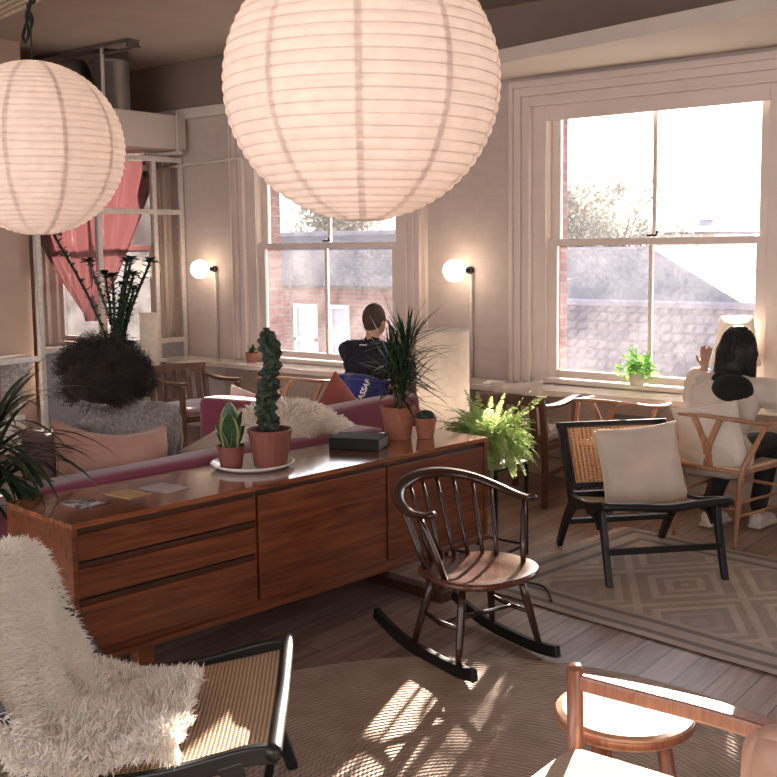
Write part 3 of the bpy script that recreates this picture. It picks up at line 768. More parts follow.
# ------------------------------------------------------------------ outside
def quad_uv(m, p, s=1.0):
    """planar quad with metric uv"""
    P = [V(q) for q in p]; ux = (P[1] - P[0]); L1 = ux.length; ux.normalize()
    nz = (P[1] - P[0]).cross(P[-1] - P[0]).normalized(); vy = nz.cross(ux)
    m.add(P, [tuple(range(len(P)))], [((q - P[0]).dot(ux) * s, (q - P[0]).dot(vy) * s) for q in P])
def house(name, x0, x1, y0, y1, zb, ze, zr, label, roof='roof_slates', wallm='red_brick', hip=0, wins=(), over=.25):
    t = root(name, ((x0 + x1) / 2, (y0 + y1) / 2, zb), 0, label, 'building')
    cx, cy = (x0 + x1) / 2, (y0 + y1) / 2; hx = (x1 - x0) / 2; hy = (y1 - y0) / 2; H = ze - zb
    MB().span(-hx, hx, -hy, hy, 0, H).build('wall', wallm, t)
    ex, ey = hx + over, hy + over; rz = zr - zb; h = hip
    m = MB(); A = (-ex, -ey, H); B = (ex, -ey, H); C_ = (ex, ey, H); D = (-ex, ey, H); r0 = (-ex + h, 0, rz); r1 = (ex - h, 0, rz)
    quad_uv(m, [A, B, r1, r0]); quad_uv(m, [C_, D, r0, r1]); quad_uv(m, [B, C_, r1]); quad_uv(m, [D, A, r0])
    m.build('roof', roof, t, solid=.08)
    MB().tube([r0, r1], .09, 8).build('ridge', 'slate_roof', t)
    for (wx, wz, ww, wh) in wins:
        f = MB(); frame_ring(f, wx - cx - ww / 2, wx - cx + ww / 2, wz - zb, wz - zb + wh, .07, -hy - .06, -hy + .02)
        f.span(wx - cx - ww / 2, wx - cx + ww / 2, -hy - .06, -hy, wz - zb + wh / 2 - .04, wz - zb + wh / 2 + .04)
        f = f.build('window', 'trim_paint', t)
        MB().span(wx - cx - ww / 2 + .06, wx - cx + ww / 2 - .06, -hy - .02, -hy - .005, wz - zb + .06, wz - zb + wh - .06).build('pane', 'window_far', f)
    return t
MATS['window_far'] = plain('window_far', (.20, .20, .24), .3, nscale=2, var=.3)
plain('tower_brick', (.26, .08, .07), .9, nscale=10)
G = -5
struct(MB().span(-60, 30, 8, 90, G - .2, G).build('ground', 'slate_roof'))
house('brick_house', -21.5, -11.7, 16, 18.2, G, .97, 2.0, 'red brick house with white sash windows seen through the window beyond the man', wins=((-14.62, -.85, .62, 1.45), (-13.62, -.85, .62, 1.45) if 0 else (-13.72, -.85, .5, 1.45), (-16.4, -.85, .62, 1.45)), hip=1.2)
ch = root('brick_chimney', (-14.15, 14.2, G), 0, 'tall red brick chimney stack at the left edge of the view through the middle window', 'chimney')
MB().span(-.42, .22, -.3, .3, 0, 8.4).build('stack', 'red_brick', ch)
MB().lathe([(.12, 8.4), (.10, 8.9)], (-.1, 0, 0), 14).build('chimney_pot', 'terracotta', ch)
house('tiled_house', -9.5, -3.2, 12.6, 17.5, G, -1.2, .80, 'low house with purple-grey pantile roof outside the right window', roof='roof_pantiles', hip=.2)
house('hipped_house', -17.5, -6.6, 19.2, 26.8, G, .42, 1.60, 'house with dark slate hipped roof behind the pantile roof', hip=3.9)
house('gabled_house', -16.3, -14.1, 37, 41, G, 2.12, 2.54, 'small distant roof peak on the skyline in the right window', roof='slate_roof', hip=1.1, wallm='paint_white')
bt = root('brick_annex', (-6.97, 12.0, G), 0, 'narrow red brick wall end at the left edge of the right window view', 'building')
MB().span(-.5, .32, -.3, .3, 0, 6.2).build('wall', 'red_brick', bt)
MB().span(-.55, .37, -.34, .34, 6.2, 6.3).build('coping', 'slate_roof', bt)
def tree(x, y, zc, r, label, n=5200, seed=1):
    rn = random.Random(seed)
    t = root('leafy_tree', (x, y, G), 0, label, 'tree', 'trees beyond the roofs')
    MB().tube([(0, 0, 0), (.1, 0, (zc - G) * .5), (0, .1, zc - G)], [.25, .2, .08], 10).tube([(.1, 0, (zc - G) * .6), (r * .5, 0, zc - G + r * .3)], [.12, .03], 8).tube([(.05, 0, (zc - G) * .65), (-r * .5, .2, zc - G + r * .2)], [.1, .03], 8).build('trunk', 'stem_brown', t, smooth=True)
    m = MB()
    cl = [V((rn.gauss(0, r * .42), rn.gauss(0, r * .42), zc - G + rn.gauss(0, r * .35))) for _ in range(40)]
    for _ in range(n):
        c = rn.choice(cl); p = c + V((rn.gauss(0, 1), rn.gauss(0, 1), rn.gauss(0, 1))) * r * .16
        d = V((rn.uniform(-1, 1), rn.uniform(-1, 1), rn.uniform(-1, 1))).normalized(); s = d.cross(V((rn.uniform(-1, 1), rn.uniform(-1, 1), rn.uniform(-1, 1)))).normalized()
        L_ = .14
        m.add([p, p + d * L_ * .5 + s * .05, p + d * L_, p + d * L_ * .5 - s * .05], [(0, 1, 2, 3)])
    m.build('crown', 'tree_leaf', t)
tree(-20.6, 24, 2.6, 1.5, 'leafy tree above the roofs in the middle window', seed=3)
tree(-15.3, 28, 2.5, 1.6, 'hazy tree crown at the left of the right window', seed=5)
tree(-16.5, 33, 2.0, 2.0, 'hazy tree crown lower on the skyline in the right window', seed=9)
# ------------------------------------------------------------------ sideboard
SBZ = math.atan2(.9927, .1206)
SB = Matrix.Translation((-3.147, 2.189, 0)) @ Matrix.Rotation(SBZ, 4, 'Z')
def sb(lx, ly, z=0): return SB @ V((lx, ly, z))
t = root('sideboard', (-3.147, 2.189, 0), SBZ, 'long low teak sideboard with three drawers and two doors', 'sideboard')
D_ = .505
MB().span(0, 2.31, .0, D_, .752, .773).build('top', 'teak_top', t, bevel=.002)
m = MB().span(0, .022, 0, D_, .262, .752).span(2.288, 2.31, 0, D_, .262, .752).span(.022, 2.288, .012, D_, .262, .285).span(.022, 2.288, D_ - .012, D_, .285, .752)
m.span(.829, .838, .02, D_ - .02, .285, .752).span(1.586, 1.592, .02, D_ - .02, .285, .752)
m.build('carcass', 'teak', t, bevel=.0015)
MB().span(-.004, 2.314, -.014, .02, .245, .268).build('bottom_rail', 'teak', t, bevel=.003)
MB().span(.022, 2.288, .03, .05, .29, .75).build('inner_frame', 'teak_dark', t)
for z0, z1 in ((.630, .728), (.492, .600), (.288, .462)):
    dr = MB().span(.026, .826, .006, .028, z0, z1).build('drawer', 'teak', t, bevel=.003)
    MB().span(.03, .822, .016, .03, z1 + .001, z1 + .020).build('finger_pull', 'teak_dark', dr)
for x0, x1 in ((.842, 1.584), (1.596, 2.284)):
    MB().span(x0, x1, .006, .028, .288, .728).build('door', 'teak', t, bevel=.003)
for lx in (.305, 1.97):
    for ly in (.06, D_ - .06):
        MB().span(lx - .035, lx + .035, ly - .03, ly + .03, .02, .262).build('leg', 'teak_dark' if lx > 1 else 'teak', t, bevel=.003)
    MB().span(lx - .04, lx + .04, -.02, D_ + .02, 0, .05).build('runner', 'teak_dark', t, bevel=.003)

# cards, book, plate on the sideboard
for (lx, ly), mt_, lab, sc_ in (((.194, .256), 'photo_card', 'black and white photo card nearest the corner of the sideboard', (.11, .16)), ((.390, .262), 'tan_card', 'tan postcard with a small red drawing between two other cards', (.11, .15)), ((.548, .245), 'lilac_card', 'plain lilac card on the sideboard, furthest of the three cards from the corner', (.12, .17))):
    p_ = sb(lx, ly, .774)
    c = MB().box((0, 0, .0012), (sc_[0], sc_[1], .0024)).build('postcard', mt_); c.location = p_; c.rotation_euler = (0, 0, SBZ + R(8)); tag(c, lab, 'card', 'cards on the sideboard')
t = root('book', (-3.235, 3.90, .774), R(22), 'thick closed black book lying on the sideboard between the cactus and the spiky plant', 'book')
MB().span(-.125, .125, -.085, -.082, 0, .056).span(-.125, .125, -.085, .085, 0, .004).span(-.125, .125, -.085, .085, .052, .056).build('cover', 'book_black', t)
m = MB()
for i in range(12): m.span(-.121, .122, -.08, .081, .0045 + i * .0039, .0045 + i * .0039 + .0032)
m.build('pages', 'page_edge', t)
o = MB().lathe([(.001, .004), (.11, .004), (.15, .008), (.178, .022), (.185, .026), (.187, .022), (.155, .003), (.11, 0), (.001, 0)], n=48).build('plate', 'ceramic_white', smooth=True)
o.location = (-3.335, 3.275, .774); tag(o, 'round white plate under the two potted plants on the sideboard', 'plate')

def pot(parent, rt, rb, h, mat, ribs=0, rim=.012, soil=True, name='pot'):
    m = MB(); n = 40; prof = [(rb, 0), (lerp(rb, rt, .5), h * .5), (rt * .96, h - rim * 1.6), (rt, h - rim * 1.5), (rt * 1.03, h), (rt * .94, h), (rt * .92, h - rim), (rb * .9, .01)]
    vs = []; fs = []
    for j, (r_, z_) in enumerate(prof):
        for k in range(n * 2):
            a = PI * k / n; rr = r_ * (1 + (.02 if ribs and j < 3 and k % 4 < 2 else 0)); vs.append((rr * math.cos(a), rr * math.sin(a), z_))
    for j in range(len(prof) - 1):
        for k in range(n * 2): k2 = (k + 1) % (n * 2); fs.append((j * 2 * n + k, j * 2 * n + k2, (j + 1) * 2 * n + k2, (j + 1) * 2 * n + k))
    fs.append(tuple(range(2 * n))[::-1]); m.add(vs, fs)
    m.build(name, mat, parent, smooth=True).modifiers.new('e', 'EDGE_SPLIT').split_angle = R(35)
    if soil: MB().lathe([(.001, h - rim * 1.8), (rt * .93, h - rim * 2)], n=24).build('soil', 'soil', parent)

# twisted columnar cactus
t = root('cactus_plant', (-3.262, 3.315, .781), 0, 'tall twisted dark green columnar cactus in a ribbed terracotta plastic pot', 'cactus')
pot(t, .098, .07, .165, 'plastic_terracotta', 1)
m = MB(); vs = []; fs = []; nz, na = 150, 40; H = .455
for i in range(nz + 1):
    q = i / nz; z = .13 + q * H * 1.06; r0 = .036 * (1 - .25 * max(0, q - .8) / .2) * (1 + .16 * noise.noise(V((0, 0, z * 16)))) * (1 if q < .97 else .55)
    ox = .010 * math.sin(z * 17); oy = .008 * math.cos(z * 13)
    for k in range(na):
        a = 2 * PI * k / na
        rr = r0 * (1 + .24 * math.cos(5 * (a + z * 9)) + .75 * noise.noise(V((math.cos(a) * 1.8, math.sin(a) * 1.8, z * 42))) + .1 * noise.noise(V((math.cos(a) * 7, math.sin(a) * 7, z * 90))))
        vs.append((ox + rr * math.cos(a), oy + rr * math.sin(a), z))
for i in range(nz):
    for k in range(na): k2 = (k + 1) % na; fs.append((i * na + k, i * na + k2, (i + 1) * na + k2, (i + 1) * na + k))
fs.append(tuple(nz * na + k for k in range(na)))
m.add(vs, fs).build('stem', 'cactus_green', t, smooth=True)
# snake plant
t = root('snake_plant', (-3.375, 3.185, .779), 0, 'small snake plant with yellow edged leaves in a small pot on the plate', 'potted plant')
pot(t, .062, .047, .10, 'plastic_terracotta', rim=.008)
m = MB()
for a, L_, w_, tilt in ((20, .20, .052, .18), (140, .23, .058, .12), (250, .15, .045, .35), (310, .21, .05, .30), (80, .13, .04, .4), (190, .14, .045, .42)):
    a = R(a); w_ *= 1.7; L_ *= .95; tilt *= 1.3; d = V((math.cos(a) * tilt, math.sin(a) * tilt, 1))
    blade(m, (math.cos(a) * .015, math.sin(a) * .015, .07), d, L_, w_, .0, 8, .12, wp=lambda q: (.75 + .5 * q if q < .5 else 1.0 * max(.03, math.cos((q - .5) * PI)) ** .6))
m.build('leaves', 'snake_leaf', t, smooth=True)
# dracaena
t = root('dracaena_plant', (-3.225, 4.20, .774), 0, 'spiky dracaena with thin reddish leaves in a terracotta pot on the sideboard end', 'potted plant')
pot(t, .088, .066, .165, 'terracotta')
m = MB(); lv = MB(); rn = random.Random(4)
heads = [((-.02, .01, .15), (-.05, .02, .40)), ((.02, -.01, .15), (.06, -.04, .33)), ((.0, .03, .15), (.02, .05, .50))]
for a, b in heads: m.tube(bez(a, (a[0] - .02, a[1], .25), (b[0] + .02, b[1], .3), b, 8), .008, 8)
m.build('stems', 'stem_brown', t, smooth=True)
for hi, (a, b) in enumerate(heads):
    for k in range(72):
        an = rn.uniform(0, 2 * PI); el = rn.uniform(-.45, 1.4); q = rn.random() * .14
        d = V((math.cos(an) * math.cos(el), math.sin(an) * math.cos(el), math.sin(el)))
        blade(lv, V(b) - V((0, 0, q)), d, rn.uniform(.19, .32), .0155, rn.uniform(.15, .5), 5, .15, wp=lambda q: max(.08, (1 - q) ** .5 * (.6 + .8 * q)))
lv.build('leaves', 'leaf_dark', t, smooth=True)
# small globe cactus
t = root('globe_cactus', (-3.115, 4.285, .774), 0, 'small round cactus in a small terracotta pot at the sideboard corner', 'cactus')
pot(t, .056, .042, .105, 'terracotta', rim=.012)
m = MB(); vs = []; fs = []; na = 48
for i in range(13):
    ph = PI * i / 12 * .95; 
    for k in range(na): a = 2 * PI * k / na; rr = .044 * math.sin(ph + .02) * (1 + .09 * math.cos(12 * a)); vs.append((rr * math.cos(a), rr * math.sin(a), .112 + .030 * math.cos(ph)))
for i in range(12):
    for k in range(na): k2 = (k + 1) % na; fs.append((i * na + k, i * na + k2, (i + 1) * na + k2, (i + 1) * na + k))
m.add(vs, fs).build('stem', 'stem_cactus_grey', t, smooth=True) if False else m.add(vs, fs).build('stem', 'cactus_green', t, smooth=True)

# ------------------------------------------------------------------ fern on stand
t = root('plant_stand', (-3.15, 4.91, 0), R(0), 'thin black metal plant stand beside the end of the sideboard', 'plant stand')
SZ, SH = .17, .54
MB().span(-SZ, SZ, -SZ, SZ, SH - .014, SH).build('shelf', 'black_metal', t)
for a in (-1, 1):
    for b in (-1, 1): MB().span(a * SZ - .008 * a - .008, a * SZ - .008 * a + .008, b * (SZ - .008) - .008, b * (SZ - .008) + .008, 0, SH - .014).build('leg', 'black_metal', t)
m = MB()
for a in (-1, 1): m.span(-SZ, SZ, a * (SZ - .008) - .006, a * (SZ - .008) + .006, .05, .062).span(a * (SZ - .008) - .006, a * (SZ - .008) + .006, -SZ, SZ, .05, .062)
m.build('lower_frame', 'black_metal', t)
t = root('potted_fern', (-3.14, 4.88, SH), 0, 'bushy bright green fern in a pale pot on the black metal stand', 'potted plant')
pot(t, .095, .075, .13, 'duct_grey')
m = MB(); st = MB(); rn = random.Random(11)
def frond(base, d, L_, droop, wl):
    d = V(d).normalized(); p = V(base); cur = d.copy(); N = 26; pts = [p.copy()]
    for i in range(N): cur = (cur + V((0, 0, -1)) * droop / N).normalized(); p = p + cur * L_ / N; pts.append(p.copy())
    st.tube(pts[::4] + [pts[-1]], .0012, 4)
    for i in range(2, N + 1):
        q = i / N; w_ = wl * math.sin(PI * min(1, q * .85 + .12)) ** .8 + .004
        tt = (pts[i] - pts[i - 1]).normalized(); s = tt.cross(V((0, 0, 1)))
        if s.length < .05: s = V((1, 0, 0))
        s.normalize()
        for sg in (-1, 1):
            dd = (s * sg + tt * .35 + V((0, 0, rn.uniform(-.5, .3)))).normalized(); b_ = tt * L_ / N * .34
            e = pts[i] + dd * w_
            m.add([pts[i] - b_, pts[i] + dd * w_ * .5 - b_ * 1.1, e, pts[i] + dd * w_ * .5 + b_ * 1.1, pts[i] + b_], [(0, 1, 2, 3, 4)])
for k in range(300):
    an = rn.uniform(0, 2 * PI); el = rn.uniform(-.1, 1.35); L_ = rn.uniform(.16, .30)
    d = (math.cos(an) * math.cos(el), math.sin(an) * math.cos(el), math.sin(el) + .25)
    frond((math.cos(an) * .05, math.sin(an) * .05, .12), d, L_, rn.uniform(1.0, 3.2), .028)
for an, el, L_ in ((.55, .85, .40), (.9, .75, .42), (.3, 1.0, .38), (.2, .8, .33)):
    d = (math.cos(an) * math.cos(el), math.sin(an) * math.cos(el), math.sin(el)); frond((.02, .02, .12), d, L_, .3, .04)
m.build('fronds', 'fern_leaf', t); st.build('stalks', 'leaf_mid', t)

# ------------------------------------------------------------------ sofas
def soft_box(x0, x1, y0, y1, z0, z1, r=.04, seed=0):
    """upholstered block with slight swell"""
    m = MB(); n = 10
    c = V(((x0 + x1) / 2, (y0 + y1) / 2, (z0 + z1) / 2)); h = V(((x1 - x0) / 2, (y1 - y0) / 2, (z1 - z0) / 2))
    def q(u, v, ax, sg):
        p = [0, 0, 0]; a, b = [k for k in range(3) if k != ax]
        p[ax] = sg * h[ax]; p[a] = u * h[a]; p[b] = v * h[b]; p = V(p)
        bul = .018 * (1 - u * u) * (1 - v * v); p[ax] += sg * bul
        w_ = noise.noise((p + c) * 5 + V((seed, 0, 0))) * .006; p[ax] += w_ * (1 - abs(u) ** 6) * (1 - abs(v) ** 6)
        k = V([max(abs(p[i]) - (h[i] - r), 0) * (1 if p[i] > 0 else -1) for i in range(3)])
        core = V([p[i] - k[i] for i in range(3)])
        if k.length > 1e-6: kk = k.normalized() * min(max(abs(k[0]), abs(k[1]), abs(k[2])), k.length); return core + kk + c
        return p + c
    def mp(t_, hh):
        # denser near edges
        e = r / hh; s_ = t_ * 2 - 1; return math.copysign(abs(s_) ** .6, s_) if s_ else 0
    for ax in range(3):
        a, b = [k for k in range(3) if k != ax]
        for sg in (-1, 1): m.grid(lambda u, v: q(mp(u, h[a]), mp(v, h[b]), ax, sg), 18, 14)
    return m
t = root('sofa', (-3.147, 2.189, 0), SBZ, 'magenta velvet sofa whose back stands against the sideboard', 'sofa')
soft_box(.14, 2.12, .53, .73, .12, .79).build('backrest', 'sofa_magenta', t, smooth=True)
soft_box(.14, 2.12, .73, 1.50, .12, .30).build('base', 'sofa_magenta', t, smooth=True)
soft_box(.35, 1.14, .74, 1.50, .30, .45).build('seat_cushion', 'sofa_magenta', t, smooth=True)
soft_box(1.15, 1.94, .74, 1.50, .30, .45).build('seat_cushion', 'sofa_magenta', t, smooth=True)
soft_box(.14, .34, .73, 1.50, .30, .62).build('arm', 'sofa_magenta', t, smooth=True)
soft_box(1.95, 2.12, .73, 1.50, .30, .62).build('arm', 'sofa_magenta', t, smooth=True)
for lx, ly in ((.24, .6), (2.0, .6), (.24, 1.4), (2.0, 1.4)): MB().lathe([(.015, 0), (.022, .12)], (lx, ly, 0), 12).build('leg', 'dark_walnut', t)
t = root('sofa', (-4.15, 4.62, 0), R(-3), 'second magenta sofa with its back and arm lit by the window behind the first sofa', 'sofa')
soft_box(-.10, .10, -.08, .95, .12, .78, seed=3).build('backrest', 'sofa_magenta', t, smooth=True)
soft_box(-1.02, -.10, -.08, .12, .12, .78, seed=4).build('arm', 'sofa_magenta', t, smooth=True)
soft_box(-.98, -.10, .12, .95, .12, .44, seed=5).build('seat', 'sofa_magenta', t, smooth=True)
for lx, ly in ((0, 0), (-.95, 0), (0, .85), (-.95, .85)): MB().lathe([(.015, 0), (.022, .12)], (lx, ly, 0), 12).build('leg', 'dark_walnut', t)
# cushions
p = sb(.68, .86, .745); make_cushion('throw_pillow', .60, .44, .17, 'velvet_pink', p, (R(-16), R(9), SBZ), 'dusty pink velvet cushion leaning on the sofa back behind the person with curly hair', 2, sag=.05, wr=.03)
p = sb(.50, 1.0, .74); make_cushion('throw_pillow', .42, .42, .15, 'velvet_mauve', p, (R(-14), R(4), SBZ + R(20)), 'dark mauve cushion at the near end of the magenta sofa', 5)
p = sb(1.38, .90, .66); make_cushion('throw_pillow', .44, .40, .14, 'linen_cream', p, (R(-18), R(-22), SBZ), 'cream cushion on the sofa behind the snake plant', 8)
make_cushion('throw_pillow', .46, .40, .14, 'velvet_coral', (-4.36, 5.04, .655), (R(-12), R(-40), R(98)), 'coral red cushion standing on the second sofa', 12)
make_cushion('throw_pillow', .46, .40, .12, 'linen_white', (-5.00, 4.92, .585), (R(-8), R(12), R(10)), 'white cushion on the second sofa behind its arm', 15)
# sheepskin over the sofa back
def fur_thing(name, shape, mat, parent, n, L_, w_, seed=1, down=.3, jit=.5):
    shape_o = shape.build(name, mat, parent, smooth=True)
    random.seed(seed); sm = surf_samples(shape, 3); f = MB(); furry(f, sm, n, L_, w_, down=down, jit=jit)
    fo = f.build('fur', mat, shape_o); fo['kind'] = 'stuff'; return shape_o
def lump(a, b):
    u = a * 2 - 1; v = b * 2 * PI
    rr = (1 - abs(u) ** 2.6) ** .5
    k = 1 + .14 * noise.noise(V((u * 3, math.cos(v) * 1.5, math.sin(v) * 1.5)))
    hh = .15 - .03 * u - .05 * max(0, u) ; return (u * .38, .17 * rr * k * math.cos(v), (hh * rr * k * math.sin(v)) * (1 if math.sin(v) > 0 else .5) - .05 * max(0, u) ** 2)
o = fur_thing('sheepskin', MB().grid(lump, 30, 26), 'fur_cream', None, 9000, .035, .006, 3)
o.location = sb(1.66, .76, .80); o.rotation_euler = (0, 0, SBZ); tag(o, 'cream sheepskin bunched over the back of the magenta sofa', 'sheepskin')

# low table with small plant
t = root('low_table', (-4.98, 4.12, 0), R(10), 'low dark coffee table in front of the second sofa', 'table')
MB().lathe([(.001, .40), (.24, .40), (.25, .415), (.24, .43), (.001, .43)], n=36).build('table_top', 'dark_walnut', t, smooth=False)
for k in range(3): a = 2 * PI * k / 3; MB().tube([(.14 * math.cos(a), .14 * math.sin(a), .40), (.2 * math.cos(a), .2 * math.sin(a), 0)], .014, 8).build('leg', 'dark_walnut', t)
t = root('potted_plant', (-4.98, 4.12, .431), 0, 'small pale leaved pot plant on the low table behind the sideboard', 'potted plant')
pot(t, .06, .045, .09, 'ceramic_white', rim=.008)
m = MB(); rn = random.Random(2)
for k in range(16):
    an = rn.uniform(0, 6.28); el = rn.uniform(.2, 1.2); blade(m, (0, 0, .08), (math.cos(an) * math.cos(el), math.sin(an) * math.cos(el), math.sin(el)), rn.uniform(.08, .15), .05, .6, 5, .1)
m.build('leaves', 'fern_leaf', t, smooth=True)

# ------------------------------------------------------------------ rugs
o = MB().lathe([(.001, .012), (1.37, .012), (1.395, .006), (1.40, 0)], n=96).build('jute_rug', 'jute_braid'); o.location = (-1.65, 2.45, .001); tag(o, 'large round braided jute rug under the rocking chair', 'rug')
t = root('kilim_rug', (-1.40, 4.95, .001), R(-8), 'faded grey kilim rug with geometric pattern and fringe under the black lounge chair', 'rug')
m = MB(); m.grid(lambda a, b: ((a - .5) * 2.9, (b - .5) * 1.5, .006 + .004 * noise.noise(V((a * 6, b * 3, 0))) + .003), 40, 24)
m.build('weave', 'kilim_weave', t, smooth=True, solid=.006)
m = MB(); rn = random.Random(6)
for i in range(150):
    y = -.75 + 1.5 * i / 149; L_ = rn.uniform(.06, .09); m.tube([(-1.44, y, .006), (-1.44 - L_ * .6, y + rn.uniform(-.01, .01), .006), (-1.44 - L_, y + rn.uniform(-.02, .02), .004)], .0028, 4)
m.build('fringe', 'linen_cream', t)

# ------------------------------------------------------------------ counter
c = root('window_counter', (-3.0, 6.81, 0), 0, 'long pale wooden counter running under both windows', 'counter')
MB().span(-5.03, 5.9, -.165, .145, .658, .70).build('worktop', 'counter_wood', c, bevel=.003)
for x in (-5.0, -2.4, -.95, 3.5): MB().span(x - .02, x + .02, -.10, .03, .45, .658).build('bracket', 'panel_beige', c)
h = root('wall_heater', (-3.15, 6.855, .29), 0, 'small dark framed wall heater below the counter under the right window', 'heater')
m = MB(); frame_ring(m, -.20, .20, 0, .25, .03, -.03, 0); m.build('frame', 'duct_grey', h)
MB().span(-.17, .17, -.012, 0, .03, .22).build('panel', 'duct_white', h)
m = MB()
for i in range(5): m.span(-.16, .16, -.02, -.012, .05 + i * .034, .06 + i * .034)
m.build('slats', 'duct_grey', h)

# ------------------------------------------------------------------ chairs
def lounge(name, loc, yaw, label, w=.657, wide=1.0, seatmat='rattan_woven', zs=1.0, group='low black lounge chairs'):
    t = root(name, loc, yaw, label, 'lounge chair', group); hw = w / 2 - .016
    Z = lambda p: (p[0], p[1], p[2] * zs)
    for s in (-1, 1):
        y = s * hw
        MB().bar([Z(q) for q in smoothpts([(.385, y, .405), (.30, y, .40), (.12, y, .358), (-.06, y, .335), (-.24, y, .33)], 5)], .03, [.05] * 10 + [.046] * 11).build('seat_rail', 'black_lacquer', t, bevel=.006)
        MB().bar([Z(q) for q in [(-.20, y, .30), (-.27, y, .42), (-.36, y, .58), (-.43, y, .715)]], .03, [.045, .042, .038, .03], up=(1, 0, 0)).build('back_post', 'black_lacquer', t, bevel=.006)
        MB().bar([Z(q) for q in smoothpts([(.26, y, .385), (.31, y, .22), (.385, y, .0)], 4)], .032, [.075, .06, .052, .046, .043, .041, .04, .038, .036], up=(1, 0, 0)).build('leg', 'black_lacquer', t, bevel=.005)
        MB().bar([Z(q) for q in smoothpts([(-.02, y, .335), (-.17, y, .30), (-.30, y, .18), (-.425, y, .0)], 4)], .032, [.05, .055, .062, .068, .07, .066, .062, .058, .054, .05, .046, .042, .04], up=(.3, 0, 1)).build('leg', 'black_lacquer', t, bevel=.005)
        MB().bar([Z(q) for q in smoothpts([(.245, y, .27), (.18, y, .325), (.06, y, .325)], 4)], .03, .035).build('corner_brace', 'black_lacquer', t, bevel=.004)
    # crossbars
    for u, z in ((.335, .17), (-.30, .17)): MB().bar([Z((u, -hw, z)), Z((u, hw, z))], .03, .03).build('stretcher', 'black_lacquer', t, bevel=.004)
    fr = smoothpts([(.375, -hw - .035, .418), (.375, -hw * .5, .408), (.375, 0, .395), (.375, hw * .5, .408), (.375, hw + .035, .418)], 5)
    MB().tube([Z(q) for q in fr], .021, 12).build('front_rail', 'black_lacquer', t, smooth=True)
    MB().bar([Z((-.24, -hw, .335)), Z((-.24, hw, .335))], .03, .04).build('rear_rail', 'black_lacquer', t, bevel=.004)
    MB().bar([Z((-.425, -hw - .02, .70)), Z((-.425, hw + .02, .70))], .028, .034, up=(-.4, 0, 1)).build('top_rail', 'black_lacquer', t, bevel=.006)
    MB().bar([Z((-.255, -hw, .385)), Z((-.255, hw, .385))], .026, .03, up=(-.4, 0, 1)).build('lower_back_rail', 'black_lacquer', t, bevel=.006)
    for s in (-1, 1): MB().bar([Z((-.255, s * (hw - .03), .385)), Z((-.42, s * (hw - .03), .69))], .02, .022, up=(1, 0, 0)).build('panel_stile', 'black_lacquer', t, bevel=.003)
    hh = hw - .015
    MB().grid(lambda a, b: Z((lerp(-.262, -.418, b), lerp(-hh, hh, a), lerp(.40, .685, b))), 4, 4).build('cane_back', 'cane_open', t)
    def seat(a, b):
        u = lerp(-.235, .37, b); z = .335 + .07 * max(0, (u + .06) / .43) ** 1.3 - .02 * (1 - (2 * a - 1) ** 2) ; return Z((u, lerp(-hh, hh, a), z))
    MB().grid(seat, 14, 14).build('seat', seatmat, t, smooth=True)
    return t
lounge('lounge_chair', (-2.40, 5.275, .006), R(-43), 'black lounge chair with cane back standing on the kilim rug')
Fw = Matrix.Rotation(R(-43), 4, 'Z')
p = V((-2.40, 5.275, 0)) + Fw @ V((-.13, .065, .505))
make_cushion('cushion', .49, .47, .15, 'linen_cream', p, Euler((R(-17), R(-4), R(47))), 'square cream linen cushion on the black cane lounge chair', 21)
lounge('lounge_chair', (-2.385, 1.915, .013), R(40.7), 'black lounge chair with woven rattan seat and white sheepskin in the near left corner', w=.775, zs=1.04)
# sheepskin draped over the near chair
FC = Matrix.Translation((-2.385, 1.915, .013)) @ Matrix.Rotation(R(40.7), 4, 'Z')
def drape(a, b):
    """a across the chair, b along: over back top -> seat -> front spill"""
    path = [(-.56, .45), (-.54, .62), (-.505, .765), (-.44, .775), (-.385, .64), (-.33, .52), (-.26, .43), (-.12, .40), (.0, .395), (.12, .40)]
    k = b * (len(path) - 1); i = min(int(k), len(path) - 2); f = k - i
    u, z = lerp(path[i][0], path[i + 1][0], f), lerp(path[i][1], path[i + 1][1], f)
    hw = .35 + .03 * math.sin(b * 5) - .10 * max(0, b - .62) / .38 - .05 * max(0, .5 - b)
    s = 2 * a - 1
    off = .05 - .17 * min(1, max(0, (b - .5) / .2))
    y = s * hw + off + .02 * math.sin(b * 9)
    z += .03 * noise.noise(V((a * 4, b * 7, 1))) - .10 * max(0, abs(s) - .8) * (1 if b < .4 else .2) - .05 * (abs(s) ** 3) * (b < .55)
    u += .02 * noise.noise(V((a * 5, b * 5, 9)))
    # mid back sags
    return V((u, y, z + .022))
m = MB().grid(drape, 30, 44)
o = m.build('sheepskin', 'fur_white', smooth=True, solid=.03); o.matrix_world = FC
tag(o, 'long white sheepskin draped over the back and seat of the near black chair', 'sheepskin')
random.seed(5); sm = []
for _ in range(26000):
    a, b = random.random(), random.random(); q_ = random.random(); a = a if q_ < .8 else (0 if q_ < .9 else 1); p0 = drape(a, b); e1 = drape(min(1, a + .01), b) - drape(max(0, a - .01), b); e2 = drape(a, min(1, b + .01)) - drape(a, max(0, b - .01))
    nr = e1.cross(e2).normalized(); 
    if b > .25 and nr.z < -.1 and nr.x < 0: nr = -nr
    if nr.dot(V((1, 0, 1)) if b > .28 else V((-1, 0, .3))) < 0: nr = -nr
    if a in (0, 1): nr = (nr * .25 + e1.normalized() * (1 if a else -1)).normalized()
    sm.append((p0 + nr * .014, nr))
f = MB(); furry(f, sm, 42000, .036, .0045, down=.5, jit=.55, rnd=random); fo = f.build('fur', 'fur_white', o); fo['kind'] = 'stuff'

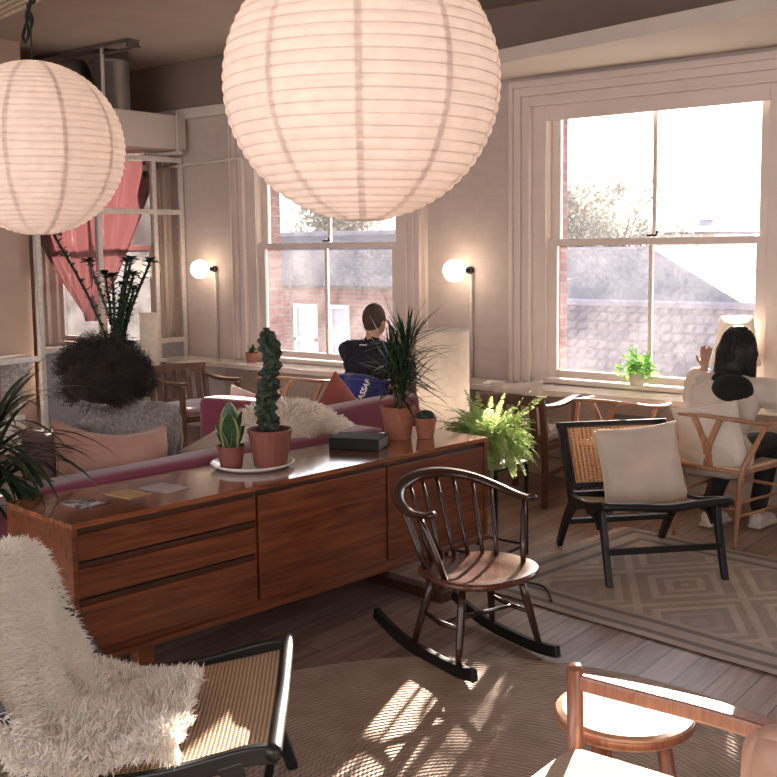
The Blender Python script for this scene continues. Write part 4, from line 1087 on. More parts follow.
# rocking chair
t = root('rocking_chair', (-2.395, 3.655, .013), R(-19), 'dark wooden rocking chair with spindle back standing on the jute rug edge', 'rocking chair')
SZ_ = .355
vs = []; m = MB(); n = 48
for z, k in ((-.018, .90), (-.008, .985), (0, 1.0), (.012, .985), (.016, .95)):
    for i in range(n):
        a = 2 * PI * i / n; x = .225 * math.copysign(abs(math.cos(a)) ** .8, math.cos(a)); y = .25 * math.copysign(abs(math.sin(a)) ** .8, math.sin(a)); y *= 1 + .06 * x / .2
        vs.append((x * k, y * k, SZ_ + z + (.010 * abs(y / .235) ** 2)))
fs = []
for j in range(4):
    for i in range(n): i2 = (i + 1) % n; fs.append((j * n + i, j * n + i2, (j + 1) * n + i2, (j + 1) * n + i))
fs.append(tuple(range(n))[::-1])
c0 = len(vs); 
for q, zz in ((.6, .006), (.25, .001)):
    for i in range(n): vs.append((vs[4 * n + i][0] * q, vs[4 * n + i][1] * q, SZ_ + zz))
for j in range(4, 6):
    for i in range(n): i2 = (i + 1) % n; fs.append((j * n + i, j * n + i2, (j + 1) * n + i2, (j + 1) * n + i))
fs.append(tuple(6 * n + i for i in range(n)))
m.add(vs, fs).build('seat', 'seat_walnut', t, smooth=True)
# bow rail: arms forward, wide flattened at back
rail = smoothpts([(0.055, 0.261, 0.650), (0.000, 0.276, 0.637), (-0.090, 0.283, 0.634), (-0.200, 0.258, 0.657), (-0.290, 0.197, 0.687), (-0.340, 0.099, 0.710), (-0.355, 0.000, 0.717), (-0.340, -0.099, 0.710), (-0.290, -0.197, 0.687), (-0.200, -0.258, 0.657), (-0.090, -0.283, 0.634), (0.000, -0.276, 0.637), (0.055, -0.261, 0.650)], 5)
N = len(rail); rr = [.020 + .015 * math.exp(-((i / (N - 1) - .5) / .28) ** 2) + (.004 if i < 3 or i > N - 4 else 0) for i in range(N)]
MB().tube(rail, rr, 12, flat=.62, up=(0, 0, 1)).build('bow_rail', 'dark_walnut', t, smooth=True)
def on_rail(k): return rail[int(round(k * (N - 1)))]
for k, ax, ay in ((.27, -.10, .190), (.335, -.155, .155), (.40, -.19, .10), (.465, -.205, .035), (.535, -.205, -.035), (.60, -.19, -.10), (.665, -.155, -.155), (.73, -.10, -.190)):
    top = on_rail(k); b = V((ax, ay, SZ_ + .01)); MB().tube([b, lerp(b, top, .3), lerp(b, top, .7), top], [.009, .0105, .009, .007], 8).build('spindle', 'dark_walnut', t, smooth=True)
for s in (-1, 1):
    b = V((.06, s * .205, SZ_ + .01)); top = V((-.02, s * .276, .630)); MB().tube([b, lerp(b, top, .35), lerp(b, top, .75), top], [.011, .016, .013, .009], 10).build('arm_post', 'dark_walnut', t, smooth=True)
    # legs, rockers
    for u0, u1 in ((.10, .155), (-.10, -.165)):
        a = V((u0, s * .15, SZ_ - .01)); b = V((u1, s * .215, .035 if u1 > 0 else .03)); MB().tube([a, lerp(a, b, .3), lerp(a, b, .75), b], [.013, .019, .016, .013], 10).build('leg', 'dark_walnut', t, smooth=True)
    pts = []
    for i in range(17):
        u = lerp(-.46, .27, i / 16); pts.append((u, s * .218 + .0 * u, .020 + .55 * max(0, -u - .10) ** 2 + .45 * max(0, u - .05) ** 2 + .0))
    MB().bar(pts, .028, .05).build('rocker', 'black_lacquer', t, bevel=.004)
    MB().tube([(.128, s * .183, .18), (0, s * .190, .17), (-.132, s * .183, .18)], [.008, .012, .008], 8).build('stretcher', 'dark_walnut', t, smooth=True)
MB().tube([(0, -.19, .17), (0, 0, .17), (0, .19, .17)], [.008, .012, .008], 8).build('cross_stretcher', 'dark_walnut', t, smooth=True)

# stool
t = root('stool', (-1.225, 2.61, .013), R(25), 'small round wooden stool with brightly sunlit top beside the near armchair', 'stool')
pr = [(.001, .448), (.17, .448), (.186, .444), (.19, .436), (.19, .416), (.184, .410), (.001, .410)]
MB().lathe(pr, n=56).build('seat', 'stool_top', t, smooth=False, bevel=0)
MB().lathe([(.1902, .418), (.1915, .420), (.1915, .436), (.1902, .438)], n=56).build('edge_band', 'oak_red', t, smooth=True)
for k in range(3): a = R(-5) + 2 * PI * k / 3; MB().tube([(.10 * math.cos(a), .10 * math.sin(a), .412), (.165 * math.cos(a), .165 * math.sin(a), 0)], [.024, .018], 12).build('leg', 'oak_red', t, smooth=True)

# near armchair, seen in part
t = root('armchair', (-.86, 1.95, 0), R(0), 'reddish wooden armchair with cream boucle seat in the near right corner', 'armchair')
MB().tube([(-.385, .44, 0), (-.385, .42, .3), (-.378, .395, .66), (-.378, .393, .665)], [.018, .022, .021, .018], 16).build('leg', 'oak_red', t, smooth=True)
MB().tube([(.40, .44, 0), (.40, .42, .3), (.40, .395, .60)], [.018, .022, .020], 16).build('leg', 'oak_red', t, smooth=True)
MB().tube([(-.385, -.35, 0), (-.385, -.35, .50)], .02, 14).build('leg', 'oak_red', t, smooth=True)
MB().tube([(.385, -.35, 0), (.385, -.35, .50)], .02, 14).build('leg', 'oak_red', t, smooth=True)
MB().bar(smoothpts([(-.375, .40, .625), (-.20, .425, .622), (0, .44, .618), (.20, .425, .612), (.42, .38, .606)], 5), [.024, .03, .038, .046, .052, .056, .06, .062, .064, .065, .066, .066, .066, .064, .062, .06, .056, .052, .048, .044, .04], .042).build('back_rail', 'oak_red', t, bevel=.008)
soft_box(-.36, .36, -.34, .34, .38, .50, .05, 7).build('seat_cushion', 'boucle', t, smooth=True)
MB().span(-.37, .37, -.35, .37, .33, .375).build('seat_frame', 'oak_red', t, bevel=.01)
o = soft_box(.135, .48, .16, .25, .46, .735, .06, 9).build('back_cushion', 'leather_tan', t, smooth=True)

# wishbone chairs
def wishbone(loc, yaw, label, mat='oak', group='curved rail wooden chairs at the counter'):
    t = root('wishbone_chair', loc, yaw, label, 'chair', group)
    # curved top rail / arms
    rl = smoothpts([(.17, .275, .70), (.05, .29, .702), (-.10, .265, .715), (-.20, .17, .735), (-.235, 0, .745), (-.20, -.17, .735), (-.10, -.265, .715), (.05, -.29, .702), (.17, -.275, .70)], 6)
    MB().tube(rl, [.014] + [.017] * (len(rl) - 2) + [.014], 10, flat=.75).build('top_rail', mat, t, smooth=True)
    for s in (-1, 1):
        MB().tube(smoothpts([(-.23, s * .20, 0), (-.21, s * .205, .25), (-.19, s * .215, .44), (-.12, s * .25, .58), (-.04, s * .275, .70)], 5), [.013] * 4 + [.018] * 12 + [.014] * 5, 10).build('leg', mat, t, smooth=True)
        MB().tube([(.22, s * .235, 0), (.215, s * .235, .25), (.21, s * .235, .46)], [.013, .018, .015], 10).build('leg', mat, t, smooth=True)
        for z in (.18, .26): MB().tube([(-.215, s * .205, z), (.216, s * .235, z)], .009, 8).build('side_stretcher', mat, t, smooth=True)
    for z in (.22,): MB().tube([(-.215, -.205, z), (-.215, .205, z)], .010, 8).build('rear_stretcher', mat, t, smooth=True); MB().tube([(.216, -.235, z + .08), (.216, .235, z + .08)], .010, 8).build('front_stretcher', mat, t, smooth=True)
    # y shaped splat
    m = MB(); m.bar(smoothpts([(-.19, 0, .42), (-.205, 0, .50), (-.212, .008, .56), (-.218, .05, .66), (-.222, .085, .73)], 4), .012, [.058] * 6 + [.045] * 3 + [.034] * 8, up=(0, 1, 0)); m.bar(smoothpts([(-.19, 0, .42), (-.205, 0, .50), (-.212, -.008, .56), (-.218, -.05, .66), (-.222, -.085, .73)], 4), .012, [.058] * 6 + [.045] * 3 + [.034] * 8, up=(0, 1, 0))
    m.build('splat', mat, t, bevel=.002)
    m = MB(); 
    for a, b in (((-.195, -.205), (-.195, .205)), ((.21, -.23), (.21, .23)), ((-.195, .205), (.21, .23)), ((-.195, -.205), (.21, -.23))): m.tube([(*a, .43), (*b, .43)], .014, 8)
    m.build('seat_frame', mat, t, smooth=True)
    MB().grid(lambda a, b: (lerp(-.195, .21, a), lerp(-.205, .205, b) * (1 + .1 * a), .447 - .012 * math.sin(PI * a) * math.sin(PI * b)), 10, 10).build('woven_seat', 'rattan_woven', t, smooth=True, solid=.02)
    return t
wishbone((-2.24, 6.13, 0), R(80), 'pale wooden chair with y shaped back on which the person in the cream blouse sits')
wishbone((-3.03, 6.33, 0), R(90), 'empty pale wooden chair at the counter behind the black lounge chair')
wishbone((-5.70, 6.08, 0), R(104), 'pale wooden chair at the counter left of the person in the navy shirt')
wishbone((-4.93, 6.12, 0), R(92), 'darker wooden chair at the counter holding the blue jacket', 'brown_chair')

def armchair(loc, yaw, label, mat='brown_chair', h=.80, w=.58, slats=5):
    t = root('wooden_armchair', loc, yaw, label, 'armchair', 'brown wooden armchairs by the counter'); hw = w / 2
    for s in (-1, 1):
        MB().bar([(-.25, s * hw, 0), (-.25, s * hw, .42), (-.31, s * hw, h)], .036, .045, up=(1, 0, 0)).build('leg', mat, t, bevel=.004)
        MB().bar([(.27, s * hw, 0), (.26, s * hw, .66)], .036, .045, up=(1, 0, 0)).build('leg', mat, t, bevel=.004)
        MB().bar(smoothpts([(-.27, s * hw, .68), (0, s * hw, .665), (.31, s * hw, .685)], 4), [.04] * 3 + [.055] * 6, .028).build('arm', mat, t, bevel=.006)
        MB().bar([(-.25, s * hw, .22), (.27, s * hw, .22)], .02, .03).build('side_stretcher', mat, t, bevel=.003)
    MB().bar([(-.312, -hw - .02, h), (-.325, 0, h + .01), (-.312, hw + .02, h)], .03, .075, up=(-.1, 0, 1)).build('top_rail', mat, t, bevel=.008)
    MB().bar([(-.26, -hw, .47), (-.26, hw, .47)], .024, .04).build('lower_rail', mat, t, bevel=.004)
    for i in range(slats):
        y = lerp(-hw + .07, hw - .07, i / (slats - 1)); MB().bar([(-.262, y, .47), (-.31, y, h)], .05, .012, up=(1, 0, 0)).build('slat', mat, t, bevel=.002)
    MB().span(-.25, .27, -hw, hw, .37, .415).build('seat_frame', mat, t, bevel=.005)
    soft_box(-.24, .28, -hw + .03, hw - .03, .415, .48, .03, 3).build('seat_pad', 'velvet_mauve', t, smooth=True)
    return t
armchair((-6.55, 5.80, 0), R(-14), 'brown slatted wooden armchair near the partition, turned sideways', h=.74, w=.5)
armchair((-3.68, 6.28, 0), R(96), 'brown wooden armchair at the counter behind the fern', h=.72, w=.46, slats=4)
make_cushion('cushion', .38, .36, .13, 'linen_white', (-3.69, 6.18, .64), Euler((R(-8), R(6), R(186))), 'white cushion in the brown armchair behind the fern', 31)
make_cushion('cushion', .44, .40, .13, 'linen_white', (-2.29, 6.005, .60), Euler((R(-6), R(12), R(170))), 'cream linen cushion wedged behind the person in the cream blouse', 33)
# ------------------------------------------------------------------ people
def hand(m, w, d, pn, side, curl=.5, s=1.0):
    """palm and five fingers; w wrist, d direction, pn palm normal, side = thumb side"""
    w, d, pn = V(w), V(d).normalized(), V(pn); pn = (pn - d * pn.dot(d)).normalized(); x = d.cross(pn).normalized() * side
    for k in (-.028, -.010, .010, .028): m.cap(w + d * .012 + x * k * .6 * s, .013 * s, w + d * .085 * s + x * k * s, .0115 * s)
    for k, L_, c in ((-.031, .058, 1.15), (-.011, .072, 1.0), (.010, .078, .95), (.030, .068, .9)):
        p = w + d * .088 * s + x * k * s * 1.1; dd = (d + x * k * 3.5).normalized(); r = .0098 * s
        for j, f in enumerate((.42, .32, .26)):
            a = curl * c * (.7 + .3 * j); dd = (dd * math.cos(a) + pn * math.sin(a)).normalized()
            q = p + dd * L_ * s * f * 1.05; m.cap(p, r, q, r * .92); p = q; r *= .92
    p = w + d * .025 * s + x * .026 * s; dd = (x * .75 + d * .75 + pn * .25).normalized(); r = .0115 * s
    for L_ in (.036, .030, .024):
        q = p + dd * L_ * s; m.cap(p, r, q, r * .9); p = q; r *= .9; dd = (dd + d * .35 + pn * .2).normalized()
def person(loc, yaw, label, skin, seat, sh, hw, lean, arms, head_off=(0, 0), voxel=.009, sc=1.0, feet=None, headr=.098, knee=.44):
    """seated figure facing local +x. sh = shoulder height above seat, hw = half shoulder width"""
    t = root('person', loc, yaw, label, 'person'); m = MB()
    hz = seat + .085; S = seat + sh; lx = lean
    m.cap((0, -.085, hz), .095, (0, .085, hz), .095); m.cap((-.02, -.07, hz + .10), .095, (-.02, .07, hz + .10), .095)
    m.cap((lx * .35, -.065, hz + .19), .09, (lx * .35, .065, hz + .19), .09)
    m.cap((lx * .7, -.085, S - .15), .098, (lx * .7, .085, S - .15), .098)
    m.cap((lx * .9, -hw + .07, S - .06), .062, (lx * .9, hw - .07, S - .06), .062)
    m.cap((0, 0, hz), .12, (lx * .35, 0, hz + .2), .10); m.cap((lx * .35, 0, hz + .2), .10, (lx * .75, 0, S - .13), .11)
    hx, hy = lx + .03 + head_off[0], head_off[1]
    m.cap((lx * .95, 0, S - .05), .058, (hx - .01, hy * .6, S + .07), .052)
    hc = V((hx + .015, hy, S + .165)); r = headr
    m.ball(hc, r, 28, 20, (.98, .80, 1.16)); m.ball(hc + V((.035, 0, -.045)), r * .70, 20, 14, (.9, .82, 1.0))
    m.cap(hc + V((.088, 0, .0)), .008, hc + V((.108, 0, -.028)), .013)      # nose
    for s in (-1, 1):
        m.ball(hc + V((-.005, s * r * .80, -.015)), .026, 10, 8, (.6, .35, 1.05)) # ear
        m.ball(hc + V((.083, s * .012, -.058)), .011, 8, 6)                     # lips
    for s in (-1, 1):
        sp = V((lx * .9, s * (hw - .045), S - .065)); e, w_ = V(arms[s][0]), V(arms[s][1])
        m.chain([sp, lerp(sp, e, .5), e], [.054, .046, .038]); m.chain([e, lerp(e, w_, .35), w_], [.038, .037, .024])
        hand(m, w_, arms[s][2], arms[s][3], arms[s][4], arms[s][5], .86 if voxel < .008 else 1.0)
        kn = V((knee, s * .12, seat + .07)); an = V(feet[s]) if feet else V((knee + .02, s * .12, .09))
        m.chain([V((.02, s * .09, hz - .01)), lerp(V((.02, s * .09, hz - .01)), kn, .5), kn], [.09, .075, .056]); m.chain([kn, lerp(kn, an, .35), an], [.054, .052, .034])
        m.cap(an + V((0, 0, -.03)), .034, an + V((.13, 0, -.05)), .026)
    b = m.build('body', skin, t, remesh=voxel)
    for s in (-1, 1): MB().ball(hc + V((.080, s * .032, .008)), .013).build('eye', 'ceramic_white', t, smooth=True)
    return t, hc, S, hz, b
def cloth(t, name, mat, hz, S, lx, hw, arms, sl=1.0, g=.014, drop=0, voxel=.009, wide=0, puff=0, nk=.0):
    m = MB()
    m.cap((-.01, -.09, hz + .02 - drop), .10 + g + wide, (-.01, .09, hz + .02 - drop), .10 + g + wide)
    m.cap((lx * .35, -.07, hz + .19), .09 + g + wide, (lx * .35, .07, hz + .19), .09 + g + wide)
    m.cap((lx * .7, -.085, S - .15), .098 + g + wide * .6, (lx * .7, .085, S - .15), .098 + g + wide * .6)
    m.cap((lx * .9, -hw + .07, S - .06), .062 + g, (lx * .9, hw - .07, S - .06), .062 + g)
    m.cap((-.01, 0, hz), .13 + wide, (lx * .35, 0, hz + .2), .115 + wide); m.cap((lx * .35, 0, hz + .2), .115 + wide, (lx * .75, 0, S - .13), .12 + wide * .5)
    for s in (-1, 1):
        sp = V((lx * .9, s * (hw - .045), S - .065)); e, w_ = V(arms[s][0]), V(arms[s][1])
        m.chain([sp, lerp(sp, e, .5), e], [.056 + g, .048 + g + puff, .042 + g + puff * 1.3])
        if sl > .5: m.chain([e, lerp(e, w_, .5), lerp(e, w_, sl * .93)], [.042 + g + puff * 1.3, .04 + g + puff * 1.4, .028 + g * .8 + puff * .3])
    if nk: m.cap((lx * .95, 0, S - .04), .066 + nk, (lx + .015, 0, S + .02), .058 + nk)
    o = m.build(name, mat, t, remesh=voxel)
    tx = bpy.data.textures.new('folds', 'CLOUDS'); tx.noise_scale = .09; tx.noise_depth = 2
    q = o.modifiers.new('d', 'DISPLACE'); q.texture = tx; q.strength = .022; q.mid_level = .5
    return o
def trousers(t, mat, hz, seat, feet, knee, shoe):
    m = MB(); m.cap((0, -.09, hz), .108, (0, .09, hz), .108)
    for s in (-1, 1):
        kn = V((knee, s * .12, seat + .07)); an = V(feet[s]); m.chain([V((.02, s * .09, hz - .01)), lerp(V((.02, s * .09, hz - .01)), kn, .5), kn], [.10, .086, .068]); m.chain([kn, lerp(kn, an + V((0, 0, .05)), .5), an + V((0, 0, .05))], [.066, .062, .052])
        sh_ = MB().cap(an + V((-.02, 0, -.035)), .045, an + V((.15, 0, -.055)), .034).span(an.x - .06, an.x + .19, an.y - .042, an.y + .042, an.z - .09, an.z - .068)
        sh_.build('shoe', shoe, t, remesh=.007)
    m.build('trousers', mat, t, remesh=.011)

# --- person in the cream blouse
WA = {-1: ((.26, -.26, .84), (.44, -.12, .775), (1, .4, -.1), (0, 0, -1), 1, .35), 1: ((.20, .25, .80), (.13, .165, .985), (-.05, -.1, 1), (-.55, -.8, 0), -1, .16)}
wf = {-1: (.30, -.12, .10), 1: (.12, .10, .10)}
t, hc, S, hz, b = person((-2.29, 6.09, 0), R(80), 'person with long black hair in a loose cream blouse at the counter', 'skin_light', .445, .50, .185, .12, WA, (.05, -.02), voxel=.006, feet=wf)
cloth(t, 'blouse', 'blouse_cream', hz, S, .12, .185, WA, sl=.8, g=.016, drop=.05, wide=.035, puff=.028)
m = MB(); m.ball((.040, -.08, S - .066), 1.0, 30, 20, (.112, .125, .092)); m.cap((.09, -.06, S - .03), .066, (.09, .02, S - .03), .066); m.cap((.075, -.06, S - .08), .088, (.09, -.04, S - .02), .072)
m.build('top', 'top_black', t, remesh=.009)
trousers(t, 'jean_black', hz, .445, wf, .44, 'shoe_white')
# blouse gathers
m = MB(); rn = random.Random(3)
for k in range(26):
    a = lerp(-1.15, 1.15, k / 25); y = .185 * math.sin(a); x = lerp(-.045, .02, abs(math.sin(a)) ** 2); z0 = S - .135 + .10 * abs(math.sin(a)) ** 2.5
    m.tube([(x + .01, y, z0), (x - .035, y * 1.08, z0 - .10), (x - .055, y * 1.12, z0 - .22)], [.006, .009, .003], 6)
m.build('gathers', 'blouse_cream', t, smooth=True)
m = MB(); pts = []
for k in range(25): a = lerp(-1.3, 1.3, k / 24); pts.append((lerp(-.040, .05, abs(math.sin(a)) ** 2), .178 * math.sin(a), S - .125 + .12 * abs(math.sin(a)) ** 2.5))
m.tube(pts, .007, 8).build('neckline', 'blouse_cream', t, smooth=True)
# hair
m = MB(); m.ball(hc + V((-.015, 0, .012)), .113, 26, 18, (1.0, .90, 1.10))
m.cap(hc + V((-.05, -.035, -.02)), .085, hc + V((-.075, -.01, -.19)), .060); m.cap(hc + V((-.05, .035, -.02)), .085, hc + V((-.07, .08, -.24)), .050)
m.cap(hc + V((-.02, .07, -.03)), .05, hc + V((-.02, .125, -.24)), .028); m.cap(hc + V((-.02, -.07, -.03)), .05, hc + V((-.03, -.09, -.15)), .035)
m.cap(hc + V((-.08, 0, -.1)), .07, hc + V((-.09, .02, -.22)), .05)
ho = m.build('hair', 'hair_black', t, remesh=.008)
m = MB(); rn = random.Random(8)
for k in range(230):
    a = rn.uniform(-1.9, 1.9); el = rn.uniform(-.1, 1.25)
    p0 = hc + V((-.015 - .112 * math.cos(a) * math.cos(el), .103 * math.sin(a) * math.cos(el), .012 + .126 * math.sin(el)))
    end = hc + V((-.075 + rn.uniform(-.05, .03) + .05 * abs(math.sin(a)), .115 * math.sin(a) + .02 + rn.uniform(-.025, .025), -.19 + rn.uniform(-.05, .05) - .09 * max(0, math.sin(a))))
    if rn.random() < .12: end += V((-.02, .02 * (1 if a > 0 else -1), -.05))
    mid = hc + V((-.02 - .118 * math.cos(a), .118 * math.sin(a), -.06)); w1 = rn.uniform(0, 6)
    pts = bez(p0, lerp(p0, mid, .6) + V((-.01, 0, .02)), mid, end, 9); pts = [p + V((math.sin(i * 1.3 + w1), math.cos(i * 1.1 + w1), 0)) * .008 * (i / 4) for i, p in enumerate(pts)]
    m.tube(pts, [.005, .0055, .0055, .005, .005, .0045, .004, .0035, .003, .0015], 5)
m.build('locks', 'hair_black', ho, smooth=True)

# --- person in navy shirt
MA = {-1: ((.22, -.25, .80), (.40, -.08, .775), (.6, .8, -.1), (0, 0, -1), 1, .5), 1: ((.20, .26, .80), (.38, .10, .775), (.6, -.8, -.1), (0, 0, -1), -1, .5)}
mf = {-1: (.44, -.12, .10), 1: (.42, .12, .10)}
t, hc, S, hz, b = person((-4.98, 6.11, 0), R(92), 'person with cropped brown hair in a dark navy shirt facing the middle window', 'skin_light', .46, .56, .265, .06, MA, (0, 0), feet=mf)
cloth(t, 'shirt', 'polo_navy', hz, S, .06, .265, MA, sl=.2, g=.022, wide=.035, nk=.004)
trousers(t, 'jean_black', hz, .46, mf, .46, 'shoe_white')
m = MB(); m.ball(hc + V((-.010, 0, .020)), .1035, 28, 20, (.98, .80, 1.13)); ho = m.build('hair', 'hair_brown', t, smooth=True)
# collar stripe
MB().tube([(.0, .07, S - .015), (-.035, .03, S - .005), (-.04, -.03, S - .005)], .005, 6).build('collar_stripe', 'paper_white', t, smooth=True)

# --- person with the big curly hair
CA = {-1: ((.16, -.26, .66), (.38, -.10, .60), (.9, .3, -.1), (0, 0, -1), 1, .4), 1: ((.16, .26, .66), (.38, .10, .60), (.9, -.3, -.1), (0, 0, -1), -1, .4)}
cf = {-1: (.50, -.12, .10), 1: (.50, .12, .10)}
t, hc, S, hz, b = person((-4.12, 3.22, 0), R(165), 'person with big dark curly hair in a grey sweater sitting on the magenta sofa', 'skin_brown', .44, .53, .215, -.03, CA, (.0, .125), feet=cf)
cloth(t, 'sweater', 'sweater_grey', hz, S, -.03, .215, CA, sl=1.0, g=.03, wide=.035, puff=.012, nk=.012)
trousers(t, 'jean_black', hz, .44, cf, .46, 'shoe_white')
m = MB()
rn = random.Random(12); bl = [(hc + V((-.035, 0, .03)), .19)]
for k in range(46):
    a = rn.uniform(0, 6.28); el = rn.uniform(-.55, 1.4); d = V((math.cos(a) * math.cos(el), math.sin(a) * math.cos(el), math.sin(el) * .72))
    if d.x > .62 and d.z < .3: continue
    bl.append((hc + V((-.035, 0, .01)) + d * .165, rn.uniform(.05, .07)))
for c_, r_ in bl: m.ball(c_, r_, 14, 10, (1, 1.05, .80) if r_ > .1 else (1, 1, 1))
ho = m.build('hair', 'afro_hair', t, remesh=.012)
f = MB(); pts = []
for _ in range(5200):
    c_, r_ = rn.choice(bl[1:]) if rn.random() < .9 else bl[0]; d = V((rn.gauss(0, 1), rn.gauss(0, 1), rn.gauss(0, 1))).normalized()
    p = c_ + d * r_ * .92; out = (p - hc).normalized()
    if (p - hc - V((-.035, 0, .01))).length < .14 or (p.x > hc.x + .1 and p.z < hc.z + .05): continue
    L_ = rn.uniform(.03, .06); ax = out.cross(d if abs(d.dot(out)) < .95 else V((0, 0, 1))).normalized(); ay = out.cross(ax); ph = rn.uniform(0, 6); cr = rn.uniform(.004, .009); q = []
    for i in range(9): q.append(p + out * L_ * i / 8 + (ax * math.cos(ph + i * 1.5) + ay * math.sin(ph + i * 1.5)) * cr)
    f.tube(q, .0011, 3, cap=False)
fo = f.build('curls', 'afro_hair', ho); fo['kind'] = 'stuff'

# blue jacket on the chair back
def jk(a, b):
    s = a * 2 - 1; th = b * 2 - 1
    y = s * .235 * (1 + .08 * math.sin(b * 5)); top = .80 - .03 * s * s; z = top - abs(th) * (.25 - .09 * s * s + .02 * math.sin(a * 14)) - .02 * abs(s)
    x = -.245 + .035 * (1 if th > 0 else -1) * min(1, abs(th) * 5) + .05 * s * s + .014 * math.sin(a * 17 + b * 6) + (.02 * abs(th))
    return (x, y, z)
o = MB().grid(jk, 40, 30).build('jacket', 'jacket_blue', smooth=True, solid=.018); o.location = (-4.88, 6.07, .03); o.rotation_euler = (0, 0, R(94))
tag(o, 'bright blue jacket with white lettering hung over the dark chair back', 'jacket')
fc = bpy.data.curves.new('lettering', 'FONT'); fc.body = 'SASSAF'; fc.size = .062; fc.extrude = .0008; fc.align_x = 'CENTER'; fc.align_y = 'CENTER'; fc.offset = .001
tmp = bpy.data.objects.new('tmp', fc); COL.objects.link(tmp); bpy.context.view_layer.update()
me = bpy.data.meshes.new_from_object(tmp.evaluated_get(bpy.context.evaluated_depsgraph_get())); bpy.data.objects.remove(tmp)
me.materials.clear(); me.materials.append(MATS['paper_white'])
lt = bpy.data.objects.new('lettering', me); COL.objects.link(lt); lt.parent = o
lt.matrix_local = Matrix.Translation((-.322, -.13, .69)) @ Matrix(((0, 0, -1, 0), (-1, 0, 0, 0), (0, 1, 0, 0), (0, 0, 0, 1))) @ Matrix.Rotation(R(62), 4, 'Z')
lt['label'] = 'white lettering running up the jacket'

# ------------------------------------------------------------------ lamps and counter things
t = root('paper_floor_lamp', (-3.92, 5.59, 0), 0, 'tall white cylindrical paper floor lamp behind the spiky plant', 'floor lamp')
MB().lathe([(.17, .16), (.172, .17), (.172, 1.19), (.17, 1.20)], n=40).build('lamp_shade', 'shade_paper', t, smooth=True).modifiers.new('t', 'SOLIDIFY').thickness = .002
for z_ in (1.192, .155): MB().lathe([(.168, z_), (.176, z_), (.176, z_ + .012), (.168, z_ + .012)], n=40).build('rim', 'shade_paper', t)
MB().lathe([(.15, 0), (.15, .012), (.02, .03), (.012, .16)], n=28).build('base', 'black_metal', t, smooth=True)
l = bpy.data.lights.new('floor_lamp_bulb', 'POINT'); l.energy = 1.5; l.color = (1, .86, .72); l.shadow_soft_size = .06
o = bpy.data.objects.new('floor_lamp_bulb', l); COL.objects.link(o); o.parent = t; o.location = (0, 0, .75)
t = root('paper_floor_lamp', (-7.72, 6.30, 0), 0, 'narrow white paper lamp by the partition behind the curly haired person', 'floor lamp')
MB().lathe([(.085, .25), (.085, 1.155), (.08, 1.16)], n=28).build('lamp_shade', 'shade_paper', t, smooth=True)
MB().lathe([(.10, 0), (.10, .012), (.015, .03), (.012, .25)], n=24).build('base', 'black_metal', t, smooth=True)
t = root('table_lamp', (-2.46, 6.87, .701), 0, 'white table lamp with flared shade on the counter behind the person in the cream blouse', 'table lamp')
MB().lathe([(.16, .24), (.10, .56), (.098, .56), (.158, .24)], n=36).build('lamp_shade', 'shade_paper', t, smooth=True)
MB().lathe([(.06, 0), (.062, .01), (.05, .06), (.06, .12), (.03, .19), (.012, .22), (.012, .40)], n=28).build('base', 'ceramic_white', t, smooth=True)
t = root('laptop', (-1.99, 6.78, .701), R(180 - 4), 'open laptop with a pale lit screen on the counter beside the right window', 'laptop')
MB().span(-.16, .16, -.11, .11, 0, .014).build('keyboard_base', 'screen_case', t, bevel=.003)
s_ = MB().span(-.165, .165, -.006, .006, 0, .235).build('screen', 'screen_case', t, bevel=.003); s_.location = (0, -.11, .014); s_.rotation_euler = (R(14), 0, 0)
MB().span(-.15, .15, .0062, .0075, .012, .222).build('display', 'screen_image', s_)
t = root('potted_succulent', (-6.96, 6.86, .746), 0, 'small succulent in a terracotta pot on the counter left of the middle window', 'potted plant')
t.location.z = .702; pot(t, .06, .045, .085, 'terracotta', rim=.012)
m = MB(); rn = random.Random(5)
for k in range(22): an = rn.uniform(0, 6.28); el = rn.uniform(.1, 1.4); blade(m, (0, 0, .08), (math.cos(an) * math.cos(el), math.sin(an) * math.cos(el), math.sin(el)), rn.uniform(.05, .10), .026, .2, 4, .2)
m.build('leaves', 'leaf_mid', t, smooth=True)
t = root('herb_plant', (-3.17, 6.90, .746), 0, 'sunlit bright green leafy plant in a glass jar on the sill of the right window', 'potted plant')
MB().lathe([(.045, 0), (.055, .03), (.05, .09), (.046, .09), (.05, .03), (.04, .006), (.001, .006)], n=24).build('jar', 'shade_paper', t, smooth=True)
m = MB(); rn = random.Random(21); st = MB()
for k in range(110):
    an = rn.uniform(0, 6.28); el = rn.uniform(-.1, 1.35); L_ = rn.uniform(.06, .16); p = V((math.cos(an) * math.cos(el) * L_ * 1.05, math.sin(an) * math.cos(el) * L_ * .6, .07 + math.sin(el) * L_))
    if k % 3 == 0: st.tube([(0, 0, .02), p], .002, 4)
    d = V((rn.uniform(-1, 1), rn.uniform(-1, 1), rn.uniform(-.6, .8)))
    blade(m, p, d, rn.uniform(.035, .06), rn.uniform(.03, .045), .8, 4, .15)
for k in range(8): an = rn.uniform(0, 6.28); q = V((-.03 + rn.uniform(-.03, .03), 0, .25 + rn.uniform(-.02, .03))); st.tube([(0, 0, .08), q], .002, 4); blade(m, q, (math.cos(an), math.sin(an), .5), .03, .02, .3, 4)
m.build('leaves', 'herb_leaf', t, smooth=True); st.build('stems', 'herb_leaf', t)
